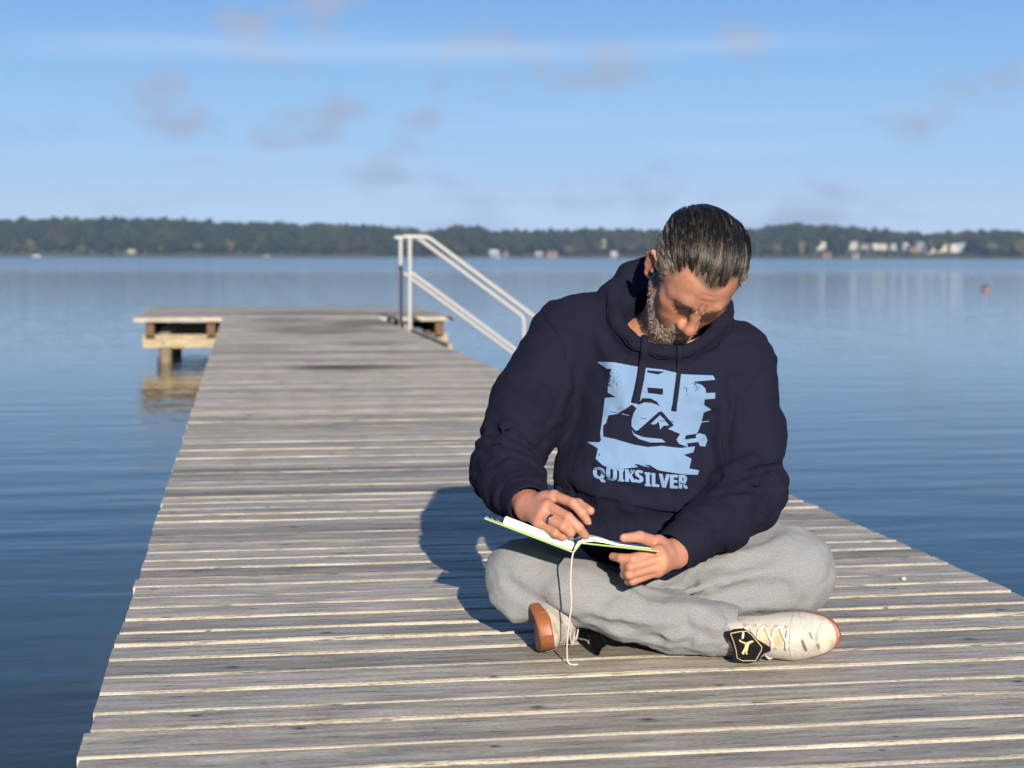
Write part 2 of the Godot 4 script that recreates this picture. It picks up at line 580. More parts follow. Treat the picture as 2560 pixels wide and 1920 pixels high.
# ------------------------------------------------------------------ sky
func sky_texture() -> ImageTexture:
	var w := 2048
	var h := 1024
	var px := PackedFloat32Array()
	px.resize(w * h * 3)
	var n1 := noise(2.2, 5, 71)
	var n2 := noise(5.0, 5, 72)
	var horizon := Vector3(0.54, 0.655, 0.815)
	var low := Vector3(0.345, 0.585, 0.895)
	var mid := Vector3(0.190, 0.415, 0.815)
	var top := Vector3(0.055, 0.15, 0.42)
	for y in h:
		var el := (0.5 - (y + 0.5) / h) * 180.0
		var s: Vector3
		if el <= 0.0:
			s = horizon
		elif el < 4.5:
			s = horizon.lerp(low, smoothstep(-0.5, 4.8, el))
		elif el < 9.5:
			s = low.lerp(mid, (el - 4.5) / 5.0)
		else:
			s = mid.lerp(top, pow(clampf((el - 9.5) / 60.0, 0, 1), 0.5))
		var cloudy := el > 0.0 and el < 40.0
		for x in w:
			var c := s
			if cloudy:
				var az := ((x + 0.5) / w - 0.5) * TAU + SKY_TURN
				var st := 0.30 + 0.02 * el
				var p := Vector3(sin(az) * 3.6, el * 0.066 / st, cos(az) * 3.6)
				var a := n1.get_noise_3dv(p)
				# thin mauve-grey rags, thicker close to the horizon, and pale veils
				var rag := smoothstep(-0.02 + el * 0.026, 0.66, a + 0.38 * n2.get_noise_3dv(p * 1.3) + 0.25 * n1.get_noise_3dv(p * 0.3 + Vector3(5, 3, 9))) * 0.9 * smoothstep(34.0, 6.0, el)
				c = c.lerp(Vector3(0.365, 0.455, 0.63), rag)
				var veil := smoothstep(0.05, 0.6, n2.get_noise_3dv(Vector3(p.x * 0.10, p.y * 0.9 + 7.0, p.z * 0.10)))
				c = c.lerp(Vector3(0.50, 0.67, 0.93), veil * 0.5)
			var at := (y * w + x) * 3
			px[at] = c.x / EXPO; px[at + 1] = c.y / EXPO; px[at + 2] = c.z / EXPO
	return ImageTexture.create_from_image(Image.create_from_data(w, h, false, Image.FORMAT_RGBF, px.to_byte_array()))

func _ready() -> void:
	rng.seed = 4
	# camera
	var cam := Camera3D.new()
	cam.name = "camera"
	cam.position = Vector3(0, EYE, 0)
	cam.basis = Basis(Vector3.UP, -YAW) * Basis(Vector3.RIGHT, -0.0772) * Basis(Vector3.BACK, 0.0026)
	cam.fov = 26.2
	cam.near = 0.05
	cam.far = 9000.0
	var att := CameraAttributesPhysical.new()
	att.frustum_focal_length = 51.56
	att.frustum_far = 9000.0
	att.frustum_near = 0.05
	att.frustum_focus_distance = 3.2
	att.exposure_aperture = 4.9
	cam.attributes = att
	add_child(cam)
	cam.fov = 26.2
	# sky, air and exposure
	var env := Environment.new()
	env.background_mode = Environment.BG_SKY
	var sky := Sky.new()
	var pan := PanoramaSkyMaterial.new()
	pan.panorama = sky_texture()
	sky.sky_material = pan
	env.sky = sky
	env.tonemap_mode = Environment.TONE_MAPPER_LINEAR
	env.tonemap_exposure = EXPO
	env.sdfgi_enabled = true
	env.ssao_enabled = true
	env.ssil_enabled = true
	env.fog_enabled = true
	env.fog_density = 0.00011
	env.fog_light_color = Color(0.70, 0.82, 0.98)
	var we := WorldEnvironment.new()
	we.name = "environment"
	we.environment = env
	add_child(we)
	# morning sun, low behind the camera and a little to its right
	var sun := DirectionalLight3D.new()
	sun.name = "sun"
	sun.light_energy = 1.6
	sun.light_color = Color(1.0, 0.948, 0.865)
	sun.light_angular_distance = 0.5
	sun.shadow_enabled = true
	sun.basis = Basis(Vector3.UP, -YAW + deg_to_rad(9.0)) * Basis(Vector3.RIGHT, deg_to_rad(-18.6))
	add_child(sun)

	make_materials()
	build_lake_and_shore()
	build_jetty()
	build_platform()
	build_handrail()
	build_person()
	build_notebook()

# ------------------------------------------------------------------ lake and far shore
func across(x: float, d: float, y := 0.0) -> Vector3:     # x metres to the right, d metres out over the lake
	return Vector3(cos(YAW) * x + sin(YAW) * d, y, sin(YAW) * x - cos(YAW) * d)

func ridge(x: float) -> float:      # height of the ground behind the shore
	var k := [-700, 22, -465, 22, -340, 21, -212, 17.5, -108, 14, -78, 9.5, -62, 14, -31, 14, -20, 9.5, 0, 11, 80, 12, 135, 11.5, 215, 14, 290, 18, 333, 15, 373, 11, 415, 9.5, 465, 12, 700, 12]
	for i in range(0, k.size() - 2, 2):
		if x < k[i + 2]:
			return lerpf(k[i + 1], k[i + 3], clampf((x - k[i]) / (k[i + 2] - k[i]), 0, 1))
	return 12.0

func ground(x: float, d: float) -> float:
	var t := clampf((d - 1500.0) / 120.0, 0.0, 1.0)
	return WATER + 0.6 + pow(t, 0.8) * ridge(x) + maxf(d - 1620.0, 0) * 0.02

func clump(m: MB, c: Vector3, r: Vector3, n: FastNoiseLite, shade: float) -> void:
	var first := m.v.size()
	var la := 6
	var lo := 9
	for j in la + 1:
		for i in lo:
			var th := PI * j / la
			var ph := TAU * i / lo
			var u := Vector3(sin(th) * cos(ph), cos(th), -sin(th) * sin(ph))
			var k := 1.0 + 0.42 * n.get_noise_3dv(c * 3.0 + u * 2.2)
			m.col = Color(shade, shade, shade)
			m.vert(c + u * r * k)
	for j in la:
		for i in lo:
			var a := first + j * lo + i
			var b := first + j * lo + (i + 1) % lo
			m.quad(a, a + lo, b + lo, b)

func tree_mesh(kind: int, crown_only := false) -> ArrayMesh:       # about one unit high
	var r := RandomNumberGenerator.new(); r.seed = 100 + kind
	var n := noise(0.9, 2, 300 + kind)
	var m := MB.new()
	if kind == 5:      # spruce
		for i in 7:
			var y := 0.12 + 0.125 * i
			var w := 0.20 * (1.0 - i / 7.4)
			for k in 5:
				var a := TAU * k / 5.0 + i
				clump(m, Vector3(cos(a) * w * 0.55, y, sin(a) * w * 0.55), Vector3(w * 0.6, 0.09, w * 0.6), n, r.randf_range(0.7, 1.05))
		clump(m, Vector3(0, 0.96, 0), Vector3(0.025, 0.08, 0.025), n, 1.0)
	else:
		var wide: float = [0.30, 0.36, 0.26, 0.33, 0.22][kind]
		for i in 20:
			var u := Vector3(r.randfn(), r.randfn(), r.randfn()).normalized() * pow(r.randf(), 0.45)
			var y := 0.58 + u.y * 0.33
			var s := r.randf_range(0.09, 0.16)
			clump(m, Vector3(u.x * wide * 0.8, y, u.z * wide * 0.8), Vector3(s, s * r.randf_range(0.65, 0.95), s), n, r.randf_range(0.65, 1.25))
	if not crown_only:
		m.col = Color(0.5, 0.4, 0.35)
		m.tube([Vector3(0, -0.05, 0), Vector3(0, 0.3, 0), Vector3(0.01, 0.7, 0)], [0.022, 0.016, 0.006], 6)
	return m.mesh()

func build_lake_and_shore() -> void:
	# water: calm near the jetty, ruffled by the breeze far out
	var wm := []
	for k in 7:
		var m := mat(lin(0.017, 0.024, 0.017), [0.02, 0.045, 0.06, 0.08, 0.10, 0.13, 0.16][k])
		m.metallic_specular = 0.26
		m.heightmap_enabled = true
		m.heightmap_texture = M.ripple if M.has("ripple") else null
		if m.heightmap_texture == null:
			var im := noise(0.0085, 5, 61).get_seamless_image(1024, 1024)
			im.convert(Image.FORMAT_L8)
			M.ripple = ImageTexture.create_from_image(im)
			m.heightmap_texture = M.ripple
		m.heightmap_scale = [0.52, 0.6, 0.7, 0.8, 0.9, 1.0, 1.1][k]
		wm.append(m)
	var lake := MeshInstance3D.new()
	lake.name = "lake"
	var am := ArrayMesh.new()
	var rows := [-60.0, 44.0, 112.0, 130.0, 150.0, 175.0, 210.0, 1506.0]
	for k in 7:
		var b := MB.new()
		for x in [-1500.0, 1500.0]:
			for d in [rows[k], rows[k + 1]]:
				var p := across(x, d, WATER)
				b.vert(p, Vector2(p.x * 0.052, p.z * 0.19))
		b.quad(0, 2, 3, 1)
		var one := b.mesh()
		am.add_surface_from_arrays(Mesh.PRIMITIVE_TRIANGLES, one.surface_get_arrays(0))
		am.surface_set_material(k, wm[k])
	lake.mesh = am
	add_child(lake)
	tag(lake, "calm blue lake with small ripples reaching to the wooded far shore", "lake", "", "structure")

	var g := MB.new()
	var ds := [1494.0, 1500.0, 1506.0, 1520.0, 1545.0, 1580.0, 1622.0, 1760.0]
	for i in 121:
		var x := -1200.0 + 20.0 * i
		for d in ds:
			g.vert(across(x, d, ground(x, d) - (2.0 if d < 1498 else 0.0)))
	for i in 120:
		for j in ds.size() - 1:
			var a := i * ds.size() + j
			g.quad(a, a + ds.size(), a + ds.size() + 1, a + 1)
	var gm := mat(lin(0.035, 0.045, 0.02), 0.95)
	var land := MeshInstance3D.new()
	land.name = "far_shore"
	land.mesh = g.mesh(); land.material_override = gm
	add_child(land)
	tag(land, "low green bank and ridge on the far side of the lake", "shore", "", "structure")

	# houses: x, d, height of the wall foot, width, wall height, wall, roof, label
	var white := Color(0.31, 0.31, 0.295); var cream := Color(0.31, 0.285, 0.22); var grey := Color(0.16, 0.165, 0.175); var blue := Color(0.21, 0.23, 0.26)
	var red := Color(0.13, 0.065, 0.055); var slate := Color(0.07, 0.07, 0.08); var brown := Color(0.13, 0.08, 0.05)
	var list := [
		[276.0, 1548.0, 8.5, 6.5, white, slate, "white cube-like villa standing alone, leftmost of the bright houses on the right shore"],
		[304.0, 1552.0, 8.5, 7.0, white, slate, "broad white house right of the lone villa, above a grey boathouse"],
		[315.0, 1560.0, 9.5, 4.0, grey, red, "small dull grey house just right of the broad white house"],
		[323.5, 1562.0, 10.0, 5.0, white, brown, "left one of the pair of narrow cream-white houses"],
		[331.5, 1562.0, 10.0, 5.0, cream, brown, "right one of the pair of narrow cream-white houses"],
		[339.5, 1566.0, 10.6, 4.6, blue, slate, "small bluish house at the right end of the pair"],
		[350.5, 1572.0, 12.0, 4.6, blue, slate, "small bluish house set highest among the trees"],
		[363.0, 1566.0, 10.5, 6.0, grey, red, "tall grey house with a red roof between the trees"],
		[357.0, 1546.0, 5.0, 4.4, brown, red, "low house with a big rusty red roof below the tall grey one"],
		[370.5, 1540.0, 5.6, 5.4, white, slate, "small white house nearest the water, below the long cream house"],
		[381.0, 1560.0, 10.0, 6.0, cream, brown, "long cream-yellow house, widest of the houses on the right shore"],
		[393.5, 1562.0, 10.0, 5.0, white, red, "pale house joined to the right of the long cream house"],
		[401.5, 1566.0, 11.0, 5.0, blue, slate, "rightmost house of the row, pale grey-blue"],
		[80.0, 1572.0, 13.0, 5.5, cream, red, "cream house with a red roof alone high in the wood near the middle"],
		[-340.0, 1510.0, 1.0, 3.2, cream, brown, "little pale shed at the foot of the wood on the left shore"]]
	var widths := [8.0, 8.6, 7.0, 6.0, 6.4, 5.5, 5.0, 8.0, 8.0, 7.0, 15.0, 7.0, 7.0, 7.0, 5.0]
	for i in list.size():
		var h: Array = list[i]
		house(h[6], "house", h[0] * h[1] / 1480.0, h[1], h[2] * 0.85, widths[i], h[3], h[4], h[5])
	var boats := [
		[306.0, 1503.0, 6.0, 3.0, grey, slate, "grey boathouse at the water below the broad white house"],
		[279.5, 1503.0, 9.0, 2.6, red, red, "long rusty red boathouse at the water below the lone villa"],
		[91.0, 1503.0, 5.0, 4.4, white, grey, "white boathouse at the water nearest the seated person"],
		[36.0, 1503.0, 8.0, 3.2, Color(0.2, 0.15, 0.13), brown, "brown boathouse at the water in the middle of the far shore"],
		[24.0, 1503.0, 6.0, 3.0, grey, Color(0.3, 0.31, 0.32), "grey boathouse with a pale roof in the middle of the far shore"],
		[-6.0, 1503.0, 5.0, 3.6, brown, red, "small reddish boathouse right of the covered boat"],
		[-17.0, 1508.0, 8.0, 3.4, Color(0.2, 0.24, 0.22), Color(0.36, 0.42, 0.40), "green boathouse with a pale roof behind the covered boat"]]
	for b in boats:
		house(b[6], "boathouse", b[0] * 1.016, b[1], 0.4, b[2], b[3], b[4], b[5])

	# forest: far-off wood that reads as one mass, in six kinds of tree
	var fm := mat(Color.WHITE, 0.9)
	fm.vertex_color_use_as_albedo = true
	fm.metallic_specular = 0.2
	var spots: Array = []
	for k in 6:
		spots.append([])
	var r := RandomNumberGenerator.new(); r.seed = 77
	var clear := []
	for h in list:
		clear.append(Vector2(h[0] * h[1] / 1480.0, h[1]))
	for b in boats:
		clear.append(Vector2(b[0] * 1.016, b[1] + 2))
	var pn := noise(0.012, 2, 78)
	var d := 1505.0
	while d < 1665.0:
		var x := -1080.0
		while x < 1080.0:
			x += r.randf_range(5.5, 11.0)
			var dd := d + r.randf_range(-4, 4)
			var ht := r.randf_range(12.0, 18.5) * (0.8 if d < 1515 else 1.0)
			if d < 1512.0 and r.randf() < 0.25:
				ht *= 0.5
			for c in clear:
				if absf(x - c.x) < 6.5 and dd < c.y + 5.0:
					ht = minf(ht, maxf(1.5, (ground(c.x, c.y) - ground(x, dd)) * 0.7 + 1.0)) if dd < c.y - 4 else 0.0
			if ht < 1.2:
				continue
			var kind := r.randi() % 5
			if r.randf() < 0.03 + 0.12 * clampf(pn.get_noise_2d(x, d * 2), 0, 1):
				kind = 5
			var tone := r.randf_range(0.33, 0.62)
			var col := Color(0.030, 0.045, 0.019)
			var q := pn.get_noise_2d(x * 1.6 + 500, d * 3.0) + r.randf_range(-0.25, 0.25)
			if kind == 5:
				col = Color(0.016, 0.030, 0.020)
			elif q > 0.22:
				col = Color(0.055, 0.060, 0.018)
			elif q < -0.3:
				col = Color(0.020, 0.038, 0.024)
			if r.randf() < 0.02:
				col = Color(0.075, 0.055, 0.022)
			var wd := r.randf_range(0.9, 1.5)
			var bs := Basis(Vector3.UP, r.randf() * TAU).scaled(Vector3(ht * wd, ht, ht * wd))
			spots[kind].append([Transform3D(bs, across(x, dd, ground(x, dd) - 0.02 * ht)), col * tone])
		d += 9.5 if d < 1530 else 13.0
	for k in 6:
		var mm := MultiMesh.new()
		mm.transform_format = MultiMesh.TRANSFORM_3D
		mm.use_colors = true
		mm.mesh = tree_mesh(k)
		mm.instance_count = spots[k].size()
		for i in spots[k].size():
			mm.set_instance_transform(i, spots[k][i][0])
			mm.set_instance_color(i, spots[k][i][1])
		var mi := MultiMeshInstance3D.new()
		mi.name = numbered("forest")
		mi.multimesh = mm
		mi.material_override = fm
		add_child(mi)
		tag(mi, ["dark green broadleaved forest covering the ridge beyond the lake", "spreading broadleaved trees of the wood beyond the lake", "narrow broadleaved trees of the wood beyond the lake", "rounded broadleaved trees of the wood beyond the lake", "slender broadleaved trees of the wood beyond the lake", "pointed dark spruces of the wood beyond the lake"][k], "forest", "", "stuff")

	# single trees that stand out at the water's edge
	var solo := [
		[-437.0, 1502.0, 15.0, 2, Color(0.105, 0.115, 0.030), "yellow-green tree at the far left end of the shore"],
		[-285.0, 1502.0, 13.0, 0, Color(0.085, 0.085, 0.028), "olive tree among dark ones, left of the rounded golden tree"],
		[-256.0, 1502.0, 15.5, 2, Color(0.115, 0.075, 0.032), "orange-brown autumn tree on the left shore"],
		[-391.0, 1502.0, 9.5, 1, Color(0.070, 0.110, 0.030), "small bright green tree low on the left shore"],
		[262.0, 1502.0, 16.0, 4, Color(0.110, 0.120, 0.035), "slim yellow-green tree left of the lone white villa"],
		[240.0, 1502.0, 13.0, 0, Color(0.085, 0.110, 0.035), "round light green tree just right of the seated person's head"],
		[434.0, 1502.0, 17.0, 3, Color(0.080, 0.090, 0.028), "olive green tree near the right end of the shore"],
		[462.0, 1502.0, 18.0, 1, Color(0.090, 0.095, 0.028), "wide yellowish tree at the very right end of the shore"],
		[52.0, 1502.0, 11.0, 3, Color(0.080, 0.105, 0.030), "light green tree right of the brown boathouse"],
		[-318.0, 1502.0, 10.0, 3, Color(0.080, 0.075, 0.022), "low rounded golden tree left of the orange-brown one"]]
	var bark := mat(lin(0.06, 0.05, 0.04), 0.9)
	for s in solo:
		var p := across(s[0], s[1], ground(s[0], s[1]) - 0.2)
		var t := thing("shore_tree", s[5], "tree", p, "trees that stand out along the far shore")
		var cm := mat((s[4] * 0.55).linear_to_srgb(), 0.9); cm.vertex_color_use_as_albedo = true
		var cr := part("crown", tree_mesh(s[3], true), cm, t)
		cr.scale = Vector3(s[2] * 1.1, s[2], s[2] * 1.1)
		var tm := MB.new()
		tm.tube([Vector3(0, -0.3, 0), Vector3(0, s[2] * 0.3, 0), Vector3(0.2, s[2] * 0.7, 0)], [0.35, 0.25, 0.08], 7)
		part("trunk", tm.mesh(), bark, t)

	# boats and buoy
	var hull := func(L: float, W: float, H: float) -> ArrayMesh:
		var b := MB.new()
		var n := 10
		for i in n + 1:
			var t := float(i) / n
			var w := W * 0.5 * pow(sin(PI * minf(t * 0.62 + 0.38, 1.0)), 0.7)
			for q in [[-1.0, 1.0], [-0.7, 0.25], [0.0, 0.0], [0.7, 0.25], [1.0, 1.0]]:
				b.vert(Vector3((t - 0.5) * L, q[1] * H + 0.15 * H * t * t, q[0] * w))
		for i in n:
			for j in 4:
				var a := i * 5 + j
				b.quad(a, a + 5, a + 6, a + 1)
		return b.mesh()
	var cb := thing("covered_boat", "moored boat under a bright blue cover at the far shore", "boat", across(-12.9 * 1.01, 1490, WATER - 0.1))
	cb.rotation.y = -YAW
	part("hull", hull.call(6.5, 2.4, 1.0), mat(lin(0.5, 0.5, 0.5), 0.5), cb)
	var cv := MB.new()
	cv.tube([Vector3(-3.1, 0.9, 0), Vector3(-2.2, 1.35, 0), Vector3(0, 1.9, 0), Vector3(2.2, 1.5, 0), Vector3(3.0, 0.95, 0)], [0.5, 1.0, 1.25, 1.0, 0.25], 10)
	part("cover", cv.mesh(), mat(lin(0.07, 0.09, 0.42), 0.7), cb)
	var sb := thing("sailing_boat", "small white sailing boat lying before the left shore", "boat", across(-427, 1485, WATER - 0.1))
	sb.rotation.y = -YAW
	part("hull", hull.call(7.0, 2.2, 1.1), mat(lin(0.6, 0.6, 0.6), 0.5), sb)
	var ms := MB.new(); ms.tube([Vector3(0.4, 0.6, 0), Vector3(0.4, 8.5, 0)], 0.06, 6)
	part("mast", ms.mesh(), M.steel, sb)
	var bm := MB.new(); bm.tube([Vector3(0.4, 1.7, 0), Vector3(-2.8, 1.75, 0)], [0.16, 0.11], 7)
	part("furled_sail", bm.mesh(), mat(lin(0.6, 0.6, 0.6), 0.7), sb)
	var rb := thing("rowing_boat", "pale rowing boat drawn up at the foot of the left wood", "boat", across(-223, 1499, 0.05))
	rb.rotation.y = -YAW
	part("hull", hull.call(6.0, 1.8, 0.9), mat(lin(0.45, 0.42, 0.36), 0.6), rb)
	for x in [-1.2, 0.6]:
		var be := MB.new()
		be.box(Vector3(x, 0.7, 0), Vector3(0.3, 0.06, 1.4))
		part("seat", be.mesh(), M.joist, rb)
	var bu := thing("buoy", "small red buoy floating far out on the right", "buoy", across(19.9, 69.5, WATER))
	var bo := MB.new()
	bo.lathe([Vector2(0.001, -0.14), Vector2(0.10, -0.10), Vector2(0.16, 0.0), Vector2(0.15, 0.10), Vector2(0.09, 0.17), Vector2(0.05, 0.19), Vector2(0.045, 0.24), Vector2(0.001, 0.25)], Transform3D.IDENTITY, 14)
	part("float", bo.mesh(), mat(lin(0.09, 0.03, 0.03), 0.6), bu)
	var br := MB.new()
	br.lathe([Vector2(0.163, -0.03), Vector2(0.168, 0.0), Vector2(0.160, 0.03)], Transform3D.IDENTITY, 14)
	part("band", br.mesh(), mat(lin(0.2, 0.17, 0.16), 0.6), bu)

func house(label: String, category: String, x: float, d: float, above: float, w: float, h: float, wall: Color, roof: Color) -> void:
	var foot := ground(x, d) if category == "boathouse" else maxf(ground(x, d), above)
	var t := thing(category, label, category, across(x, d, foot), "houses on the far shore" if category == "house" else "boathouses on the far shore")
	t.rotation.y = -YAW + sin(x) * 0.35
	var dp := minf(w, 8.0)
	var b := MB.new()
	b.box(Vector3(0, h * 0.5 - 2.0, 0), Vector3(w, h + 4.0, dp))
	part("wall", b.mesh(), mat(Color(wall.r, wall.g, wall.b).linear_to_srgb(), 0.85), t)
	var rise := 0.32 * dp * (0.5 if category == "house" and w < 9 else 0.8)
	var o := 0.45
	var rf := MB.new()
	var hw := w * 0.5 + o
	var hd := dp * 0.5 + o
	for s in [1.0, -1.0]:
		var q := [Vector3(-hw, h - 0.05, s * hd), Vector3(hw, h - 0.05, s * hd), Vector3(hw, h + rise, 0), Vector3(-hw, h + rise, 0)]
		var u := []
		for p in q: u.append(p + Vector3(0, -0.2, 0))
		u.reverse()
		if s < 0: q.reverse(); u.reverse()
		rf.face(q); rf.face(u)
	for s in [1.0, -1.0]:
		var q := [Vector3(s * (hw - o), h - 0.1, hd - o), Vector3(s * (hw - o), h - 0.1, -hd + o), Vector3(s * (hw - o), h + rise - 0.15, 0)]
		if s < 0: q.reverse()
		rf.face(q)
	part("roof", rf.mesh(), mat(Color(roof.r, roof.g, roof.b).linear_to_srgb(), 0.8), t)
	var gl := mat(lin(0.03, 0.035, 0.045), 0.15)
	if category == "house":
		var n := maxi(2, int(w / 2.6))
		for row in (2 if h > 5.2 else 1):
			for i in n:
				var wx := (i + 0.5) / n * w - w * 0.5
				var wb := MB.new()
				wb.box(Vector3(wx, h * 0.28 + row * 2.7, dp * 0.5), Vector3(1.0, 1.2, 0.08))
				part("window", wb.mesh(), gl, t)
	else:
		var gb := MB.new()
		gb.box(Vector3(0, 1.1, dp * 0.5), Vector3(w * 0.55, 2.1, 0.1))
		part("gate", gb.mesh(), M.joist, t)

# ------------------------------------------------------------------ jetty
func plank_mesh(x0: float, x1: float, w: float, thick: float, segs: int, z: float, tone: float, sd: int, wet: Callable) -> ArrayMesh:
	var r := RandomNumberGenerator.new(); r.seed = sd * 7 + 3
	var m := MB.new()
	var cup := r.randf_range(-0.0012, 0.0022)
	var tilt := r.randf_range(-0.022, 0.022)
	var ch := r.randf_range(0.004, 0.0075)
	var hw := w * 0.5
	# profile from the lower front edge over the top to the lower back edge; y, z
	var prof := [Vector2(hw, -thick), Vector2(hw, -ch * 1.3), Vector2(hw - ch * 0.35, -ch * 0.4), Vector2(hw - ch, 0), Vector2(hw * 0.35, -cup), Vector2(-hw * 0.35, -cup), Vector2(-hw + ch, 0), Vector2(-hw + ch * 0.35, -ch * 0.4), Vector2(-hw, -ch * 1.3), Vector2(-hw, -thick), Vector2(hw, -thick)]
	var u0 := r.randf() * 9.0
	var v0 := r.randf() * 5.0
	var nn := noise(1.4, 3, sd)
	var st := noise(2.6, 3, sd + 5000)
	var run := 0.0
	for i in prof.size() - 1:
		var a: Vector2 = prof[i]
		var b: Vector2 = prof[i + 1]
		var nxt := run + a.distance_to(b)
		var first := m.v.size()
		for s in segs + 1:
			var x := lerpf(x0, x1, float(s) / segs)
			var lift := nn.get_noise_1d(x) * 0.002
			var edge := nn.get_noise_1d(x * 1.7 + 40.0) * 0.0022
			for p in [a, b]:
				var zz: float = p.x + edge * (1.0 if absf(p.x) > hw * 0.6 else 0.0)
				var t := tone * (1.0 + 0.26 * st.get_noise_2d(x * 1.1, p.x * 9.0))
				t *= wet.call(x, z + p.x)
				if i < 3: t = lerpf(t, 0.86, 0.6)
				m.col = Color(t, t, t)
				m.vert(Vector3(x, p.y + lift + p.x * tilt, zz), Vector2(x / 1.5 + u0, (run if p == a else nxt) / 0.30 + v0))
		for s in segs:
			var q := first + s * 2
			m.quad(q, q + 2, q + 3, q + 1)
		run = nxt
	# end grain
	for e in [x0, x1]:
		var f := []
		for i in range(prof.size() - 1):
			f.append(Vector3(e, prof[i].y + prof[i].x * tilt + nn.get_noise_1d(e) * 0.002, prof[i].x))
		if e == x0: f.reverse()
		m.col = Color(0.8, 0.75, 0.66) * tone
		var n0 := m.v.size()
		m.face(f)
		for q in range(n0, m.v.size()):
			m.uv[q] = Vector2(0.3, m.v[q].z * 3.0 + v0)
	return m.mesh()

func wetness(x: float, z: float) -> float:
	var n: FastNoiseLite = M.wet
	var t := 1.0
	var d := -z
	var w := n.get_noise_2d(x * 1.3, z * 0.9)
	var spots := [[0.76, 11.6, 0.40, 0.34, 0.16], [0.15, 14.3, 0.5, 0.55, 0.62], [1.1, 14.9, 0.5, 0.5, 0.6], [0.95, 17.6, 0.75, 1.1, 0.38], [1.45, 19.6, 0.5, 1.2, 0.33], [0.7, 20.6, 0.7, 0.9, 0.4], [0.9, 22.8, 0.9, 0.9, 0.6], [1.9, 22.2, 0.5, 0.7, 0.6]]
	for s in spots:
		var q := sqrt(pow((x - s[0]) / s[2], 2) + pow((d - s[1]) / s[3], 2)) + w * 0.5
		t = minf(t, lerpf(s[4], 1.0, smoothstep(0.75, 1.15, q)))
	return t

func build_jetty() -> void:
	M.wet = noise(1.0, 4, 91)
	var t := thing("jetty", "long weathered grey wooden jetty the person sits on", "jetty")
	var r := RandomNumberGenerator.new(); r.seed = 15
	var edges := [3.72, 3.599, 3.472, 3.369, 3.243, 3.108, 2.99, 2.857, 2.747, 2.607]
	var cuts := []
	for i in range(edges.size() - 1, -1, -1):
		cuts.append(edges[i])
	var d: float = cuts[0]
	while d > -2.2:
		d -= r.randf_range(0.105, 0.138)
		cuts.push_front(d)
	d = cuts[-1]
	while d < 21.05:
		d += r.randf_range(0.104, 0.139)
		cuts.append(d)
	cuts[-1] = 21.16
	for i in cuts.size() - 1:
		var gap := r.randf_range(0.007, 0.013)
		var w: float = cuts[i + 1] - cuts[i] - gap
		var z: float = -(cuts[i] + cuts[i + 1]) * 0.5
		var tone := r.randf_range(0.66, 1.12)
		if r.randf() < 0.22: tone *= 0.72
		var x0 := lerpf(-0.252, -0.20, clampf((cuts[i] - 2.5) / 18.0, 0, 1)) + r.randf_range(-0.005, 0.004)
		var x1 := lerpf(1.80, 1.765, clampf((cuts[i] - 2.5) / 18.0, 0, 1)) + r.randf_range(-0.004, 0.006)
		var segs := 16 if cuts[i] > 2.0 and cuts[i] < 9.0 else 8
		var o := part("plank", plank_mesh(x0, x1, w, 0.045, segs, z, tone, i, wetness), M.deck, t)
		o.position = Vector3(0, r.randf_range(-0.0018, 0.0018), z)
	for x in [-0.05, 0.785, 1.62]:
		var b := MB.new()
		b.box(Vector3(x, -0.145, -9.4), Vector3(0.10, 0.18, 23.2), Basis.IDENTITY, 0.006)
		part("stringer", b.mesh(), M.joist, t)
	for k in 6:
		var z := -0.6 - 4.0 * k
		var b := MB.new()
		b.box(Vector3(0.785, -0.325, z), Vector3(1.9, 0.17, 0.14), Basis.IDENTITY, 0.006)
		part("crossbeam", b.mesh(), M.beam, t)
		for x in [0.08, 1.49]:
			var p := MB.new()
			p.tube([Vector3(x, -2.6, z - 0.02), Vector3(x, -0.30, z - 0.02)], 0.085, 12)
			part("pile", p.mesh(), M.pile, t)
	# pale board fixed along the right-hand edge before the stairs
	var eb := MB.new()
	eb.box(Vector3(1.842, -0.045, -16.0), Vector3(0.05, 0.12, 3.2), Basis.IDENTITY, 0.01)
	part("edge_board", eb.mesh(), M.beam, t)
	var pe := MB.new()
	var n := noise(60.0, 2, 5)
	clump(pe, Vector3.ZERO, Vector3(0.006, 0.004, 0.005), n, 1.0)
	var ps := MeshInstance3D.new()
	ps.name = "pebble"
	ps.mesh = pe.mesh(); ps.material_override = mat(lin(0.5, 0.48, 0.45), 0.7)
	ps.position = across(0.955, 3.97, 0.005)
	add_child(ps)
	tag(ps, "tiny white pebble lying on the planks right of the knee", "pebble")

